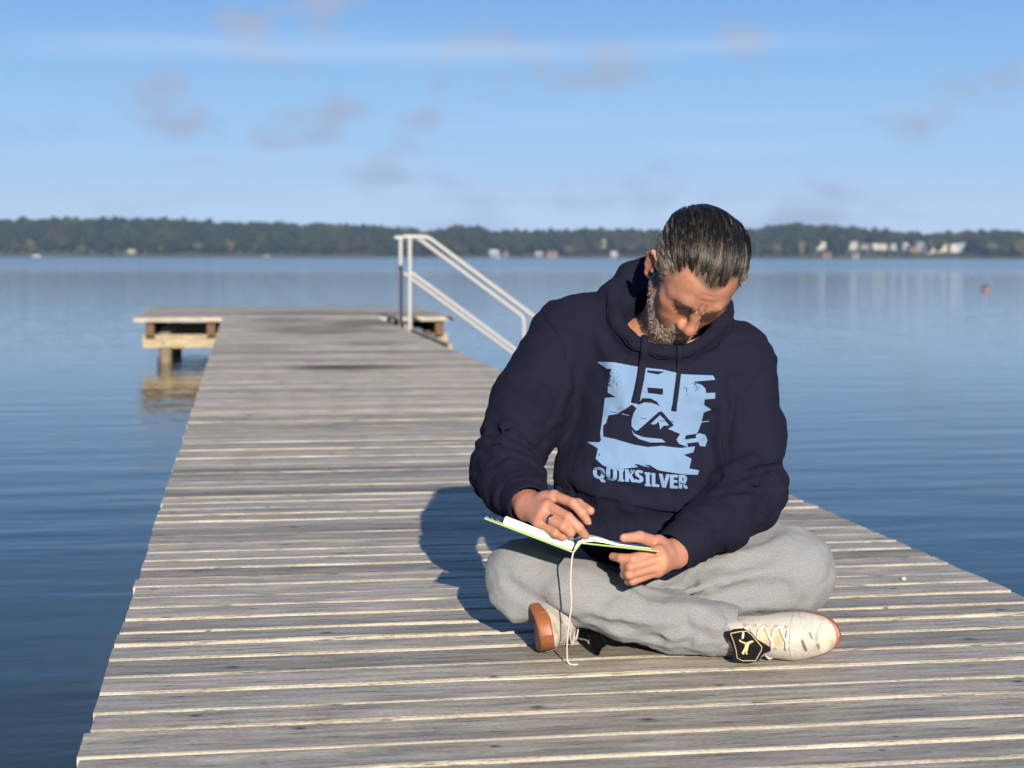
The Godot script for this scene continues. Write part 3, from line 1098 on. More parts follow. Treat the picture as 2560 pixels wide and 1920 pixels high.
func build_platform() -> void:
	var t := thing("bathing_platform", "wide wooden bathing platform across the far end of the jetty", "platform")
	var r := RandomNumberGenerator.new(); r.seed = 16
	var d := 21.2
	var i := 0
	while d < 25.5:
		var w := r.randf_range(0.105, 0.135)
		var z := -d - w * 0.5
		var o := part("plank", plank_mesh(-1.29 + r.randf_range(-0.02, 0.02), 2.75 + r.randf_range(-0.02, 0.02), w - 0.009, 0.054, 10, z, r.randf_range(0.55, 0.88), 400 + i, wetness), M.deck, t)
		o.position = Vector3(0, 0.004, z)
		d += w
		i += 1
	for x in [-1.10, -0.34, 0.42, 1.18, 1.94, 2.58]:
		var b := MB.new()
		b.box(Vector3(x, -0.145, -23.4), Vector3(0.11, 0.185, 4.24), Basis.IDENTITY, 0.008)
		part("joist", b.mesh(), M.joist, t)
	for z in [-21.46, -25.2]:
		var b := MB.new()
		b.box(Vector3(0.75, -0.305, z), Vector3(3.9, 0.17, 0.16), Basis.IDENTITY, 0.008)
		part("crossbeam", b.mesh(), M.beam, t)
		for x in [-0.92, 0.75, 2.4]:
			var p := MB.new()
			p.tube([Vector3(x, -2.6, z - 0.03), Vector3(x + 0.004, -1.0, z - 0.03), Vector3(x, -0.19, z - 0.03)], [0.085, 0.082, 0.078], 14)
			part("pile", p.mesh(), M.pile, t)
		var bl := MB.new()
		for x in [-0.92, 2.4]:
			bl.lathe([Vector2(0.001, 0.03), Vector2(0.024, 0.026), Vector2(0.03, 0.0)], Transform3D(Basis(Vector3.RIGHT, PI / 2), Vector3(x - 0.02, -0.30, z + 0.083)), 10)
		part("bolt_plate", bl.mesh(), M.steel, t)

func build_handrail() -> void:
	var t := thing("stair_handrail", "pale grey steel pipe handrails of the stairs going down into the lake", "handrail")
	var lo := Vector3(3.38, 0.06, 0)
	for z in [-18.44, -19.50]:
		var a := MB.new()
		a.tube([Vector3(1.90, -0.25, z), Vector3(1.90, 1.0, z)], 0.025, 10)
		part("post", a.mesh(), M.steel, t)
		var b := MB.new()
		b.tube([Vector3(1.83, 1.0, z), Vector3(2.06, 1.0, z), Vector3(2.10, 0.992, z), Vector3(2.14, 0.97, z), Vector3(3.33, 0.095, z), Vector3(3.37, 0.055, z), Vector3(3.38, 0.0, z), Vector3(3.38, -1.6, z)], 0.026, 10)
		part("top_rail", b.mesh(), M.steel, t)
		var c := MB.new()
		c.tube([Vector3(1.90, 0.61, z), Vector3(3.38, -0.47, z)], 0.023, 10)
		part("middle_rail", c.mesh(), M.steel, t)
	var s := thing("bathing_stairs", "wooden stairs between the steel handrails leading down into the water", "stairs")
	for z in [-18.52, -19.42]:
		var b := MB.new()
		b.box(Vector3(2.64, -0.62, z), Vector3(1.95, 0.16, 0.05), Basis(Vector3.BACK, -0.63), 0.005)
		part("stringer", b.mesh(), M.beam, s)
	for k in 6:
		var b := MB.new()
		b.box(Vector3(2.02 + 0.24 * k, -0.16 - 0.175 * k, -18.97), Vector3(0.22, 0.04, 0.84), Basis.IDENTITY, 0.006)
		part("tread", b.mesh(), M.beam, s)


# ------------------------------------------------------------------ the seated man; x to the picture's right, y up from the deck, z towards the camera
var HEAD := Transform3D()
const HS := 1.0

func head_field(f: Field) -> void:
	f.xf = HEAD
	f.sc = HS
	f.ell(Vector3(0, 0.045, -0.012), Vector3(0.0845, 0.088, 0.101), 0.02)
	f.ell(Vector3(0, 0.035, 0.030), Vector3(0.064, 0.062, 0.063), 0.03)          # forehead
	f.ell(Vector3(0, -0.045, 0.040), Vector3(0.056, 0.070, 0.050), 0.035)         # face
	for s in [-1.0, 1.0]:
		f.cap(Vector3(s * 0.056, -0.045, 0.004), Vector3(s * 0.024, -0.100, 0.062), 0.017, 0.016, 0.03)   # jaw
		f.ball(Vector3(s * 0.046, -0.008, 0.060), 0.022, 0.025)                    # cheekbone
		f.ell(Vector3(s * 0.036, -0.040, 0.066), Vector3(0.020, 0.024, 0.018), 0.02)
		f.chain([Vector3(s * 0.008, 0.029, 0.0905), Vector3(s * 0.030, 0.035, 0.0845), Vector3(s * 0.052, 0.026, 0.064)], [0.0115, 0.012, 0.010], 0.016)
	f.ball(Vector3(0, -0.101, 0.068), 0.021, 0.022)                                 # chin
	for s in [-1.0, 1.0]:
		f.ell(Vector3(s * 0.031, 0.010, 0.094), Vector3(0.017, 0.012, 0.014), 0.014, 1)     # eye socket
		f.ell(Vector3(s * 0.032, 0.009, 0.0735), Vector3(0.0145, 0.0125, 0.0135), 0.005)    # lowered lid
		f.cap(Vector3(s * 0.020, 0.0035, 0.0865), Vector3(s * 0.045, 0.003, 0.0800), 0.0016, 0.0016, 0.003, 1)
	f.chain([Vector3(0, 0.024, 0.089), Vector3(0, 0.004, 0.099), Vector3(0, -0.022, 0.112)], [0.0085, 0.0078, 0.0095], 0.012)   # nose
	f.ball(Vector3(0, -0.030, 0.1125), 0.0125, 0.010)
	for s in [-1.0, 1.0]:
		f.ell(Vector3(s * 0.0135, -0.034, 0.100), Vector3(0.0085, 0.009, 0.011), 0.007)
		f.cap(Vector3(s * 0.0155, -0.024, 0.099), Vector3(s * 0.019, -0.040, 0.091), 0.0022, 0.0022, 0.004, 1)
		f.ball(Vector3(s * 0.007, -0.042, 0.1055), 0.0042, 0.004, 1)
		f.cap(Vector3(s * 0.020, -0.040, 0.0945), Vector3(s * 0.033, -0.066, 0.080), 0.0022, 0.0018, 0.006, 1)   # fold beside the mouth
		f.cap(Vector3(s * 0.0055, 0.045, 0.1005), Vector3(s * 0.0065, 0.026, 0.1015), 0.0016, 0.0020, 0.005, 1)   # frown line
	f.ell(Vector3(0, -0.062, 0.075), Vector3(0.030, 0.024, 0.022), 0.016)
	f.chain([Vector3(-0.024, -0.066, 0.086), Vector3(-0.008, -0.0615, 0.0965), Vector3(0.008, -0.0615, 0.0965), Vector3(0.024, -0.066, 0.086)], [0.003, 0.0052, 0.0052, 0.003], 0.006)
	f.chain([Vector3(-0.022, -0.069, 0.086), Vector3(0, -0.0735, 0.0945), Vector3(0.022, -0.069, 0.086)], [0.003, 0.0065, 0.003], 0.006)
	f.chain([Vector3(-0.025, -0.0675, 0.0895), Vector3(0, -0.0675, 0.1015), Vector3(0.025, -0.0675, 0.0895)], [0.0018, 0.002, 0.0018], 0.003, 1)
	f.cap(Vector3(-0.03, 0.058, 0.0985), Vector3(0.03, 0.058, 0.0985), 0.0012, 0.0012, 0.006, 1)   # forehead lines
	f.cap(Vector3(-0.034, 0.071, 0.0935), Vector3(0.034, 0.071, 0.0935), 0.0012, 0.0012, 0.006, 1)
	for s in [-1.0, 1.0]:      # ears
		f.ell(Vector3(s * 0.0845, 0.000, -0.010), Vector3(0.007, 0.029, 0.016), 0.006, 0, Basis(Vector3.UP, -s * 0.42))
		f.chain([Vector3(s * 0.0830, 0.012, 0.004), Vector3(s * 0.0880, 0.030, -0.004), Vector3(s * 0.0960, 0.031, -0.019), Vector3(s * 0.0980, 0.012, -0.027), Vector3(s * 0.0920, -0.012, -0.020), Vector3(s * 0.0850, -0.027, -0.008), Vector3(s * 0.0820, -0.029, -0.001)], [0.0036, 0.0042, 0.0045, 0.0042, 0.0040, 0.0058, 0.0050], 0.004)
		f.ell(Vector3(s * 0.0920, 0.006, -0.008), Vector3(0.005, 0.018, 0.010), 0.004, 1, Basis(Vector3.UP, -s * 0.42))
		f.ball(Vector3(s * 0.0840, -0.002, 0.004), 0.0055, 0.004)
	f.xf = Transform3D.IDENTITY
	f.sc = 1.0
	# neck
	f.cap(Vector3(-0.012, 0.60, -0.075), Vector3(0.022, 0.722, 0.055), 0.064, 0.056, 0.035)
	f.cap(Vector3(-0.02, 0.62, -0.02), Vector3(0.012, 0.675, 0.10), 0.030, 0.020, 0.04)

func scalp(q: Vector3) -> float:      # > 0 where hair grows, on the skull in head coordinates
	var ax := absf(q.x)
	var front := q.y - (0.074 + 0.012 * smoothstep(0.0, 0.045, ax)) + (0.5 if q.z < 0.02 else 0.0)
	var side := minf(0.042 - q.z - 0.10 * maxf(0.06 - q.y, 0.0), q.y + 0.045)
	if q.y < 0.012 and q.z > -0.002:      # sideburn
		side = minf(side, 0.032 - q.z)
	if q.z < -0.03: side = q.y + 0.065
	var temple := minf(q.y - 0.050, 0.056 - q.z)
	return maxf(maxf(front if q.z > 0.02 else -1.0, side), temple)

func beard(q: Vector3) -> float:       # 0..1
	var ax := absf(q.x)
	var b := 0.0
	var line := lerpf(-0.066, -0.030, clampf((0.072 - q.z) / 0.06, 0, 1))
	b = smoothstep(line + 0.006, line - 0.010, q.y) * smoothstep(0.004, 0.018, q.z)
	if q.y > -0.062 and ax > 0.024 + (q.y + 0.062) * 0.2 and q.z > 0.066: b *= 0.4
	var must := smoothstep(0.034, 0.026, ax) * smoothstep(-0.041, -0.046, q.y) * (1.0 if q.z > 0.07 else 0.0)
	b = maxf(b, must)
	if Vector2(q.x / 0.022, (q.y + 0.0675) / 0.0085).length() < 1.0: b = 0.0     # lips
	if q.y < -0.118 and q.z < 0.05: b *= 0.5
	return b

func finger(f: Field, p: Array, r := 0.0092) -> void:
	f.chain(p, [r * 1.08, r * 1.03, r * 0.95, r * 0.82], 0.0028)

func hand_field(f: Field, wrist: Vector3, elbow: Vector3, fingers: Array, thumb: Array) -> void:
	f.cap(wrist.lerp(elbow, 0.55), wrist, 0.037, 0.030, 0.02)
	for p in fingers:
		f.cap(wrist.lerp(p[0], 0.18), p[0], 0.0165, 0.0125, 0.016)
	f.cap(wrist.lerp(thumb[0], 0.3), thumb[0], 0.016, 0.0145, 0.016)
	f.cap(thumb[0], fingers[0][0].lerp(wrist, 0.35), 0.012, 0.013, 0.016)
	for i in fingers.size():
		finger(f, fingers[i], [0.0098, 0.0099, 0.0095, 0.0084][i])
	f.chain(thumb, [0.0135, 0.0112, 0.0085], 0.004)

func rub(m: MB, from: int, disp: Callable) -> void:      # move the vertices along their normals
	var n := m.normals()
	for i in range(from, m.v.size()):
		m.v[i] += n[i] * disp.call(m.v[i], n[i])

func fold(f: Field, pts: Array, r: float, k := 0.022, sink := 0.5) -> void:    # a ridge of cloth lying on the surface
	var q := []
	var rr := []
	for i in pts.size():
		q.append(f.project(pts[i], -r * sink))
		rr.append(r * (0.45 if i == 0 or i == pts.size() - 1 else 1.0))
	f.chain(q, rr, k)

func groove(f: Field, pts: Array, r: float, k := 0.012, out := 0.2) -> void:
	var q := []
	for p in pts:
		q.append(f.project(p, r * out))
	for i in q.size() - 1:
		f.cap(q[i], q[i + 1], r, r, k, 1)

func seam(f: Field, pts: Array, r: float, off := 0.0, squash := 0.6) -> ArrayMesh:     # a stitched line that follows the cloth
	var m := MB.new()
	var q := []
	for i in pts.size() - 1:
		for k in 8:
			q.append(f.project((pts[i] as Vector3).lerp(pts[i + 1], k / 8.0), off))
	q.append(f.project(pts[-1], off))
	m.tube(q, r, 6, true, squash)
	return m.mesh()

func rib_tube(a: Vector3, b: Vector3, ra: float, rb: float, ribs: int, flat := 1.0, tilt := Vector3.ZERO) -> ArrayMesh:
	var m := MB.new()
	var t := (b - a).normalized()
	var s := (Vector3.UP - t * t.y).normalized()
	var w := t.cross(s)
	var rows := [[0.0, 0.86], [0.03, 1.0], [0.3, 1.04], [0.6, 1.03], [0.9, 1.0], [1.0, 0.985], [1.03, 0.93], [0.9, 0.86]]
	for row in rows:
		var c := a.lerp(b, row[0])
		var r: float = lerpf(ra, rb, row[0]) * row[1]
		for k in ribs * 2:
			var an := TAU * k / (ribs * 2)
			var rr := r * (1.0 if k % 2 == 0 else 0.972)
			m.vert(c + (s * cos(an) * flat + w * sin(an)) * rr + tilt * row[0] * cos(an))
	var n := ribs * 2
	for i in rows.size() - 1:
		for k in n:
			var p := i * n + k
			var q := i * n + (k + 1) % n
			m.quad(p, q, q + n, p + n)
	return m.mesh()

func build_person() -> void:
	var P := thing("person", "man in navy hooded sweatshirt and grey sweatpants sitting cross-legged, writing in a notebook", "person", across(0.33, 3.45))
	P.rotation.y = -YAW
	HEAD = Transform3D((Basis(Vector3.UP, 0.0258) * Basis(Vector3.RIGHT, 0.985) * Basis(Vector3.BACK, -0.30)).scaled(Vector3.ONE * HS), Vector3(0.033, 0.747, 0.100))
	HEAD.basis = (Basis(Vector3.UP, 0.0258) * Basis(Vector3.RIGHT, 0.985) * Basis(Vector3.BACK, -0.30)) * Basis.from_scale(Vector3.ONE * HS)
	var inv := HEAD.affine_inverse()
	var wrR := Vector3(-0.297, 0.300, 0.268)
	var elR := Vector3(-0.345, 0.345, 0.03)
	var wrL := Vector3(-0.010, 0.206, 0.258)
	var elL := Vector3(0.160, 0.292, 0.05)
	var kneeR := Vector3(-0.305, 0.135, 0.135)
	var kneeL := Vector3(0.250, 0.130, 0.055)
	var ankR := Vector3(0.080, 0.050, 0.242)
	var ankL := Vector3(-0.23, 0.062, 0.035)

	# --- body: one skin from head to feet; most of it is under the clothes
	var B := MB.new()
	var hf := Field.new()
	head_field(hf)
	hf.net(B, Vector3(-0.13, 0.600, -0.10), Vector3(0.165, 0.925, 0.262), 0.0027)
	var skin := Color(0.278, 0.130, 0.086)
	var sn := noise(40.0, 3, 43)
	var blot := noise(16.0, 3, 44)
	var head_n := B.normals()
	var hairs_at := PackedInt32Array()
	for i in B.v.size():
		var q := inv * B.v[i]
		var c := skin
		var rosy := clampf(1.0 - q.distance_to(Vector3(0, -0.03, 0.112)) / 0.035, 0, 1) * 0.7
		for s in [-1.0, 1.0]:
			rosy += clampf(1.0 - q.distance_to(Vector3(s * 0.045, -0.015, 0.07)) / 0.035, 0, 1) * 0.45
			rosy += clampf(1.0 - q.distance_to(Vector3(s * 0.088, 0.0, -0.015)) / 0.04, 0, 1) * 0.6
		c = c.lerp(Color(0.32, 0.108, 0.070), clampf(rosy, 0, 1) * 0.75)
		c *= 1.0 + 0.24 * blot.get_noise_3dv(q) + 0.14 * sn.get_noise_3dv(q * 2.5)
		var b := beard(q)
		if b > 0.0:
			c = c.lerp(Color(0.17, 0.125, 0.10), b * 0.5)
			if b > 0.45: hairs_at.append(i)
		if Vector2(q.x / 0.024, (q.y + 0.0675) / 0.0095).length() < 1.0 and q.z > 0.08:
			c = c.lerp(Color(0.18, 0.062, 0.05), 0.8)
		var sc := scalp(q)
		if sc > -0.004 and absf(q.x) < 0.0870:
			c = c.lerp(Color(0.035, 0.028, 0.024), smoothstep(0.0, 0.016, sc) * 0.9)
		B.c[i] = c
	var handR := Field.new()
	var fR := [
		[Vector3(-0.249, 0.328, 0.318), Vector3(-0.214, 0.319, 0.351), Vector3(-0.197, 0.302, 0.360), Vector3(-0.187, 0.286, 0.355)],
		[Vector3(-0.262, 0.312, 0.338), Vector3(-0.224, 0.296, 0.376), Vector3(-0.204, 0.277, 0.378), Vector3(-0.191, 0.260, 0.367)],
		[Vector3(-0.272, 0.295, 0.344), Vector3(-0.233, 0.279, 0.382), Vector3(-0.219, 0.267, 0.374), Vector3(-0.226, 0.259, 0.356)],
		[Vector3(-0.278, 0.280, 0.342), Vector3(-0.247, 0.265, 0.374), Vector3(-0.234, 0.257, 0.366), Vector3(-0.240, 0.254, 0.352)]]
	var tR := [Vector3(-0.240, 0.311, 0.288), Vector3(-0.203, 0.311, 0.312), Vector3(-0.180, 0.302, 0.335)]
	hand_field(handR, wrR, elR, fR, tR)
	var from := B.v.size()
	handR.net(B, Vector3(-0.37, 0.225, 0.20), Vector3(-0.155, 0.365, 0.425), 0.0026)
	var handL := Field.new()
	var fL := [
		[Vector3(-0.050, 0.224, 0.326), Vector3(-0.099, 0.213, 0.350), Vector3(-0.121, 0.2115, 0.340), Vector3(-0.136, 0.212, 0.322)],
		[Vector3(-0.043, 0.211, 0.334), Vector3(-0.104, 0.199, 0.358), Vector3(-0.114, 0.195, 0.338), Vector3(-0.098, 0.194, 0.318)],
		[Vector3(-0.045, 0.197, 0.334), Vector3(-0.106, 0.184, 0.356), Vector3(-0.114, 0.180, 0.336), Vector3(-0.098, 0.179, 0.317)],
		[Vector3(-0.052, 0.184, 0.328), Vector3(-0.099, 0.170, 0.348), Vector3(-0.106, 0.166, 0.332), Vector3(-0.092, 0.165, 0.315)]]
	var tL := [Vector3(-0.046, 0.232, 0.290), Vector3(-0.084, 0.249, 0.316), Vector3(-0.116, 0.250, 0.333)]
	hand_field(handL, wrL, elL, fL, tL)
	handL.net(B, Vector3(-0.16, 0.135, 0.18), Vector3(0.06, 0.285, 0.40), 0.0026)
	var nn := B.normals()
	var nails := []
	for p in [fR[0], fR[1], tR, tL]:
		var tip: Vector3 = p[-1]
		nails.append([tip, (tip - (p[-2] as Vector3)).normalized()])
	for i in range(from, B.v.size()):
		var v := B.v[i]
		var c := skin * (1.17 + 0.16 * blot.get_noise_3dv(v) + 0.08 * sn.get_noise_3dv(v))
		for set_ in [fR, fL]:
			for p in set_:
				c = c.lerp(Color(0.27, 0.092, 0.058), 0.35 * clampf(1.0 - v.distance_to(p[1]) / 0.014, 0, 1) + 0.3 * clampf(1.0 - v.distance_to(p[3]) / 0.012, 0, 1))
		for q in nails:
			var away: Vector3 = v - q[0]
			if away.length() < 0.0085 and nn[i].dot(Vector3(0.1, 0.55, 0.82)) > 0.72 and absf(away.dot(q[1])) < 0.007:
				c = c.lerp(Color(0.33, 0.19, 0.14), 0.8)
		B.c[i] = c
	from = B.v.size()
	var bf := Field.new()
	bf.cap(Vector3(-0.012, 0.60, -0.075), Vector3(-0.004, 0.64, -0.04), 0.062, 0.058, 0.03)
	bf.ell(Vector3(-0.025, 0.48, -0.06), Vector3(0.15, 0.16, 0.10), 0.04)
	bf.ell(Vector3(-0.05, 0.26, -0.06), Vector3(0.14, 0.16, 0.10), 0.05)
	bf.cap(Vector3(-0.17, 0.60, -0.07), Vector3(0.13, 0.57, -0.06), 0.055, 0.055, 0.04)
	bf.cap(Vector3(-0.20, 0.60, -0.07), elR, 0.055, 0.042, 0.03)
	bf.cap(elR, wrR, 0.042, 0.030, 0.02)
	bf.cap(Vector3(0.145, 0.56, -0.06), elL, 0.055, 0.042, 0.03)
	bf.cap(elL, wrL, 0.042, 0.030, 0.02)
	bf.cap(Vector3(-0.12, 0.11, -0.10), kneeR, 0.075, 0.055, 0.03)
	bf.cap(kneeR, ankR, 0.050, 0.034, 0.02)
	bf.cap(Vector3(0.06, 0.11, -0.10), kneeL, 0.075, 0.055, 0.03)
	bf.cap(kneeL, ankL, 0.050, 0.034, 0.02)
	bf.cap(ankR, Vector3(0.185, 0.05, 0.262), 0.030, 0.022, 0.02)
	bf.cap(ankL, Vector3(-0.250, 0.058, 0.155), 0.028, 0.020, 0.02)
	bf.net(B, Vector3(-0.46, -0.02, -0.25), Vector3(0.38, 0.66, 0.34), 0.015)
	for i in range(from, B.v.size()):
		B.c[i] = skin
	part("body", B.mesh(), M.skin, P)
	for q in nails:
		var along: Vector3 = q[1]
		var out := (Vector3(-0.05, 0.62, 0.78) - along * along.dot(Vector3(-0.05, 0.62, 0.78))).normalized()
		var nm := MB.new()
		var nb := Basis(along.cross(out).normalized(), out, along)
		var no: Vector3 = q[0]
		no += along * 0.0015 + out * 0.0062
		for j in 7:
			for i in 12:
				var th := PI * j / 6.0
				var ph := TAU * i / 12.0
				var e := Vector3(sin(th) * cos(ph), cos(th), -sin(th) * sin(ph))
				nm.vert(no + nb * (Vector3(e.x * 0.0050, e.y * 0.0014 - e.x * e.x * 0.0022, e.z * 0.0062)))
		for j in 6:
			for i in 12:
				nm.quad(j * 12 + i, (j + 1) * 12 + i, (j + 1) * 12 + (i + 1) % 12, j * 12 + (i + 1) % 12)
		part("fingernail", nm.mesh(), M.nail, P.get_node("body"))

	# --- hair: combed back in wet strands, grey at the temples
	var r := RandomNumberGenerator.new(); r.seed = 31
	var H := MB.new()
	var sc0 := Vector3(0, 0.045, -0.012)
	var sr := Vector3(0.0865, 0.0895, 0.102)
	var made := 0
	var tries := 0
	while made < 1500 and tries < 40000:
		tries += 1
		var burn := made >= 1250
		var u := Vector3(r.randfn(), r.randfn() + 0.35, r.randfn()).normalized()
		if burn:
			u = Vector3(-1.0 if r.randf() < 0.5 else 1.0, r.randf_range(-0.85, 0.15), r.randf_range(0.22, 0.62)).normalized()
		var root := sc0 + u * sr
		var s := scalp(root)
		if s < 0.0 or root.y < -0.04 or (absf(root.x) > 0.07 and root.y < 0.024 and root.z < 0.014):
			continue
		made += 1
		var side := smoothstep(0.052, 0.074, absf(root.x)) * smoothstep(0.10, 0.05, root.y)
		var fr := smoothstep(0.02, 0.085, root.z)
		var grey := clampf(side * 1.0 + 0.55 * fr + r.randfn() * 0.2 - 0.03, 0, 1)
		var steps := 2 if burn else 3 if side > 0.5 else 7
		var path := []
		var p := root
		var bend := r.randf_range(-0.10, 0.10)
		var lift := r.randf_range(0.0035, 0.0085) * (1.0 - 0.15 * side) + 0.004 * smoothstep(0.03, -0.06, root.z) * (1.0 - side) + r.randf_range(0.0, 0.009) * smoothstep(0.045, 0.075, root.x)
		for k in steps + 1:
			var o := lift * smoothstep(-0.6, 2.2, float(k)) * (0.75 if k == steps else 1.0)
			var nrm := ((p - sc0) / (sr * sr)).normalized()
			path.append([p, nrm, o])
			var flow := Vector3(-p.x * 1.6 + bend, 0.75 * clampf(p.z / 0.08, 0, 1) + 0.02 - 0.45 * clampf(-p.z / 0.09, 0, 1) - 0.25 * side - (1.6 if burn else 0.0), -1.0)
			flow = (flow - nrm * flow.dot(nrm)).normalized()
			p += flow * (0.006 if burn else 0.0092)
			var e := (p - sc0) / sr
			p = sc0 + e.normalized() * sr
		var w := flowside(path)
		for t in 9:
			var off := r.randfn() * 0.0021
			var oo := r.randf_range(-0.0012, 0.0012)
			var g := clampf(grey + r.randfn() * 0.09, 0, 1)
			H.col = Color(0.007, 0.0052, 0.0045).lerp(Color(0.19, 0.16, 0.127), g * g)
			var pts := []
			var rad := []
			var n := path.size()
			var sh := r.randf() if side < 0.5 else r.randf() * 0.5
			for k in n:
				var q: Array = path[k]
				if k < n - 1:
					q = [(path[k][0] as Vector3).lerp(path[k + 1][0], sh), path[k][1], lerpf(path[k][2], path[k + 1][2], sh)]
				if k == 0:
					q[2] = -0.001
				var spread := 1.0 - 0.45 * float(k) / n
				pts.append(HEAD * (q[0] + q[1] * (q[2] + oo * (0.3 if k == 0 else 1.0)) + w * off * spread))
				rad.append((0.00037 if side < 0.5 else 0.00032) * (0.3 if k == 0 else 0.25 if k == n - 1 else 1.0))
			H.tube(pts, rad, 3, false)
	part("hair", H.mesh(), M.hair, P)

	# --- beard stubble and brows
	var S := MB.new()
	for k in 3000:
		var i := hairs_at[r.randi() % hairs_at.size()]
		var q := inv * B.v[i]
		var n := (inv.basis * head_n[i]).normalized()
		var t := (n * r.randf_range(0.25, 0.8) + Vector3(r.randfn() * 0.25, -1.0, 0.25)).normalized()
		q += Vector3(r.randf_range(-1, 1), r.randf_range(-1, 1), r.randf_range(-1, 1)) * 0.0014
		var len := r.randf_range(0.0018, 0.0042)
		var white := r.randf() < (0.88 if q.y < -0.05 and q.z > 0.03 else 0.6)
		S.col = (Color(0.50, 0.455, 0.40) if white else Color(0.08, 0.06, 0.05)) * r.randf_range(0.7, 1.15)
		S.tube([HEAD * q, HEAD * (q + t * len)], [0.00030, 0.00016], 3, false)
	part("beard", S.mesh(), M.hair_short, P)
	for s in [-1.0, 1.0]:
		var E := MB.new()
		for k in 110:
			var t := r.randf()
			var c := Vector3(s * lerpf(0.012, 0.052, t), 0.030 + 0.012 * sin(t * 2.4) - 0.006 * t, 0.10)
			var q := c + Vector3(0, r.randf_range(-0.003, 0.003) * (1.0 - 0.5 * t), 0)
			var wp := hf.march(HEAD * (q + Vector3(0, 0, 0.02)), (HEAD.basis * Vector3(0, 0, -1)).normalized())
			var d := Vector3(s * 0.9, 0.45 - 0.7 * t, 0.35).normalized()
			E.col = (Color(0.075, 0.048, 0.032) if r.randf() < 0.8 else Color(0.18, 0.14, 0.11)) * r.randf_range(0.7, 1.2)
			E.tube([wp, wp + HEAD.basis * d * r.randf_range(0.004, 0.008)], [0.00036, 0.00018], 3, false)
		part("eyebrow", E.mesh(), M.hair_short, P)
		var L := MB.new()
		var lp := []
		for k in 7:
			var x := lerpf(0.019, 0.046, k / 6.0)
			lp.append(hf.march(HEAD * Vector3(s * x, 0.0035 - 0.0018 * sin(PI * k / 6.0), 0.12), (HEAD.basis * Vector3(0, 0, -1)).normalized()))
		L.col = Color(0.02, 0.014, 0.012)
		L.tube(lp, [0.0004, 0.0009, 0.001, 0.001, 0.001, 0.0009, 0.0004], 5)
		part("eyelashes", L.mesh(), M.hair_short, P)

	# --- hooded sweatshirt
	var f := Field.new()
	f.ell(Vector3(-0.022, 0.50, -0.055), Vector3(0.190, 0.175, 0.135), 0.03)
	f.ell(Vector3(-0.058, 0.315, -0.035), Vector3(0.187, 0.165, 0.145), 0.05)
	f.ell(Vector3(-0.055, 0.195, -0.045), Vector3(0.190, 0.075, 0.160), 0.03)
	f.cap(Vector3(-0.195, 0.615, -0.072), Vector3(0.140, 0.560, -0.062), 0.076, 0.076, 0.04)
	f.cap(Vector3(-0.18, 0.63, -0.07), Vector3(-0.02, 0.695, -0.075), 0.055, 0.05, 0.05)
	f.cap(Vector3(0.12, 0.585, -0.065), Vector3(0.02, 0.675, -0.075), 0.050, 0.05, 0.04)
	f.chain([Vector3(-0.213, 0.608, -0.07), Vector3(-0.285, 0.48, -0.03), elR], [0.084, 0.083, 0.070], 0.03)
	f.chain([elR, Vector3(-0.330, 0.325, 0.12), Vector3(-0.313, 0.312, 0.205)], [0.070, 0.063, 0.054], 0.022)
	f.chain([Vector3(0.150, 0.550, -0.06), Vector3(0.160, 0.42, -0.02), elL], [0.085, 0.081, 0.075], 0.03)
	f.chain([elL, Vector3(0.095, 0.255, 0.13), Vector3(0.034, 0.230, 0.196)], [0.076, 0.064, 0.055], 0.022)
	# folds: elbows, armpits, belly, sleeves pushed together
	fold(f, [Vector3(-0.40, 0.44, 0.03), Vector3(-0.34, 0.43, 0.07), Vector3(-0.285, 0.39, 0.05)], 0.018, 0.016, 0.2)
	fold(f, [Vector3(-0.41, 0.40, 0.04), Vector3(-0.35, 0.40, 0.09), Vector3(-0.285, 0.355, 0.08)], 0.016, 0.014, 0.2)
	fold(f, [Vector3(-0.40, 0.36, 0.09), Vector3(-0.35, 0.375, 0.12), Vector3(-0.29, 0.34, 0.12)], 0.014, 0.014, 0.2)
	fold(f, [Vector3(-0.37, 0.34, 0.16), Vector3(-0.33, 0.36, 0.17), Vector3(-0.285, 0.33, 0.17)], 0.010)
	fold(f, [Vector3(-0.33, 0.53, 0.02), Vector3(-0.27, 0.50, 0.06), Vector3(-0.22, 0.44, 0.05)], 0.012)
	fold(f, [Vector3(-0.21, 0.60, 0.04), Vector3(-0.21, 0.52, 0.07), Vector3(-0.23, 0.44, 0.08)], 0.013)
	fold(f, [Vector3(0.11, 0.56, 0.06), Vector3(0.10, 0.47, 0.08), Vector3(0.09, 0.38, 0.09)], 0.013)
	fold(f, [Vector3(0.10, 0.34, 0.10), Vector3(0.16, 0.36, 0.09), Vector3(0.23, 0.38, 0.04)], 0.015, 0.016, 0.2)
	fold(f, [Vector3(0.09, 0.30, 0.12), Vector3(0.16, 0.32, 0.12), Vector3(0.235, 0.33, 0.05)], 0.015, 0.015, 0.2)
	fold(f, [Vector3(0.07, 0.28, 0.17), Vector3(0.13, 0.29, 0.15), Vector3(0.19, 0.27, 0.12)], 0.013, 0.014, 0.2)
	fold(f, [Vector3(0.05, 0.26, 0.19), Vector3(0.09, 0.275, 0.19), Vector3(0.12, 0.23, 0.18)], 0.009)
	fold(f, [Vector3(-0.22, 0.33, 0.08), Vector3(-0.16, 0.30, 0.11), Vector3(-0.10, 0.31, 0.12)], 0.012)
	fold(f, [Vector3(-0.20, 0.40, 0.08), Vector3(-0.14, 0.34, 0.11), Vector3(-0.06, 0.33, 0.12)], 0.011)
	fold(f, [Vector3(-0.10, 0.27, 0.12), Vector3(-0.02, 0.275, 0.12), Vector3(0.06, 0.26, 0.11)], 0.012)
	fold(f, [Vector3(-0.15, 0.62, 0.0), Vector3(-0.12, 0.56, 0.05), Vector3(-0.10, 0.48, 0.08)], 0.010)
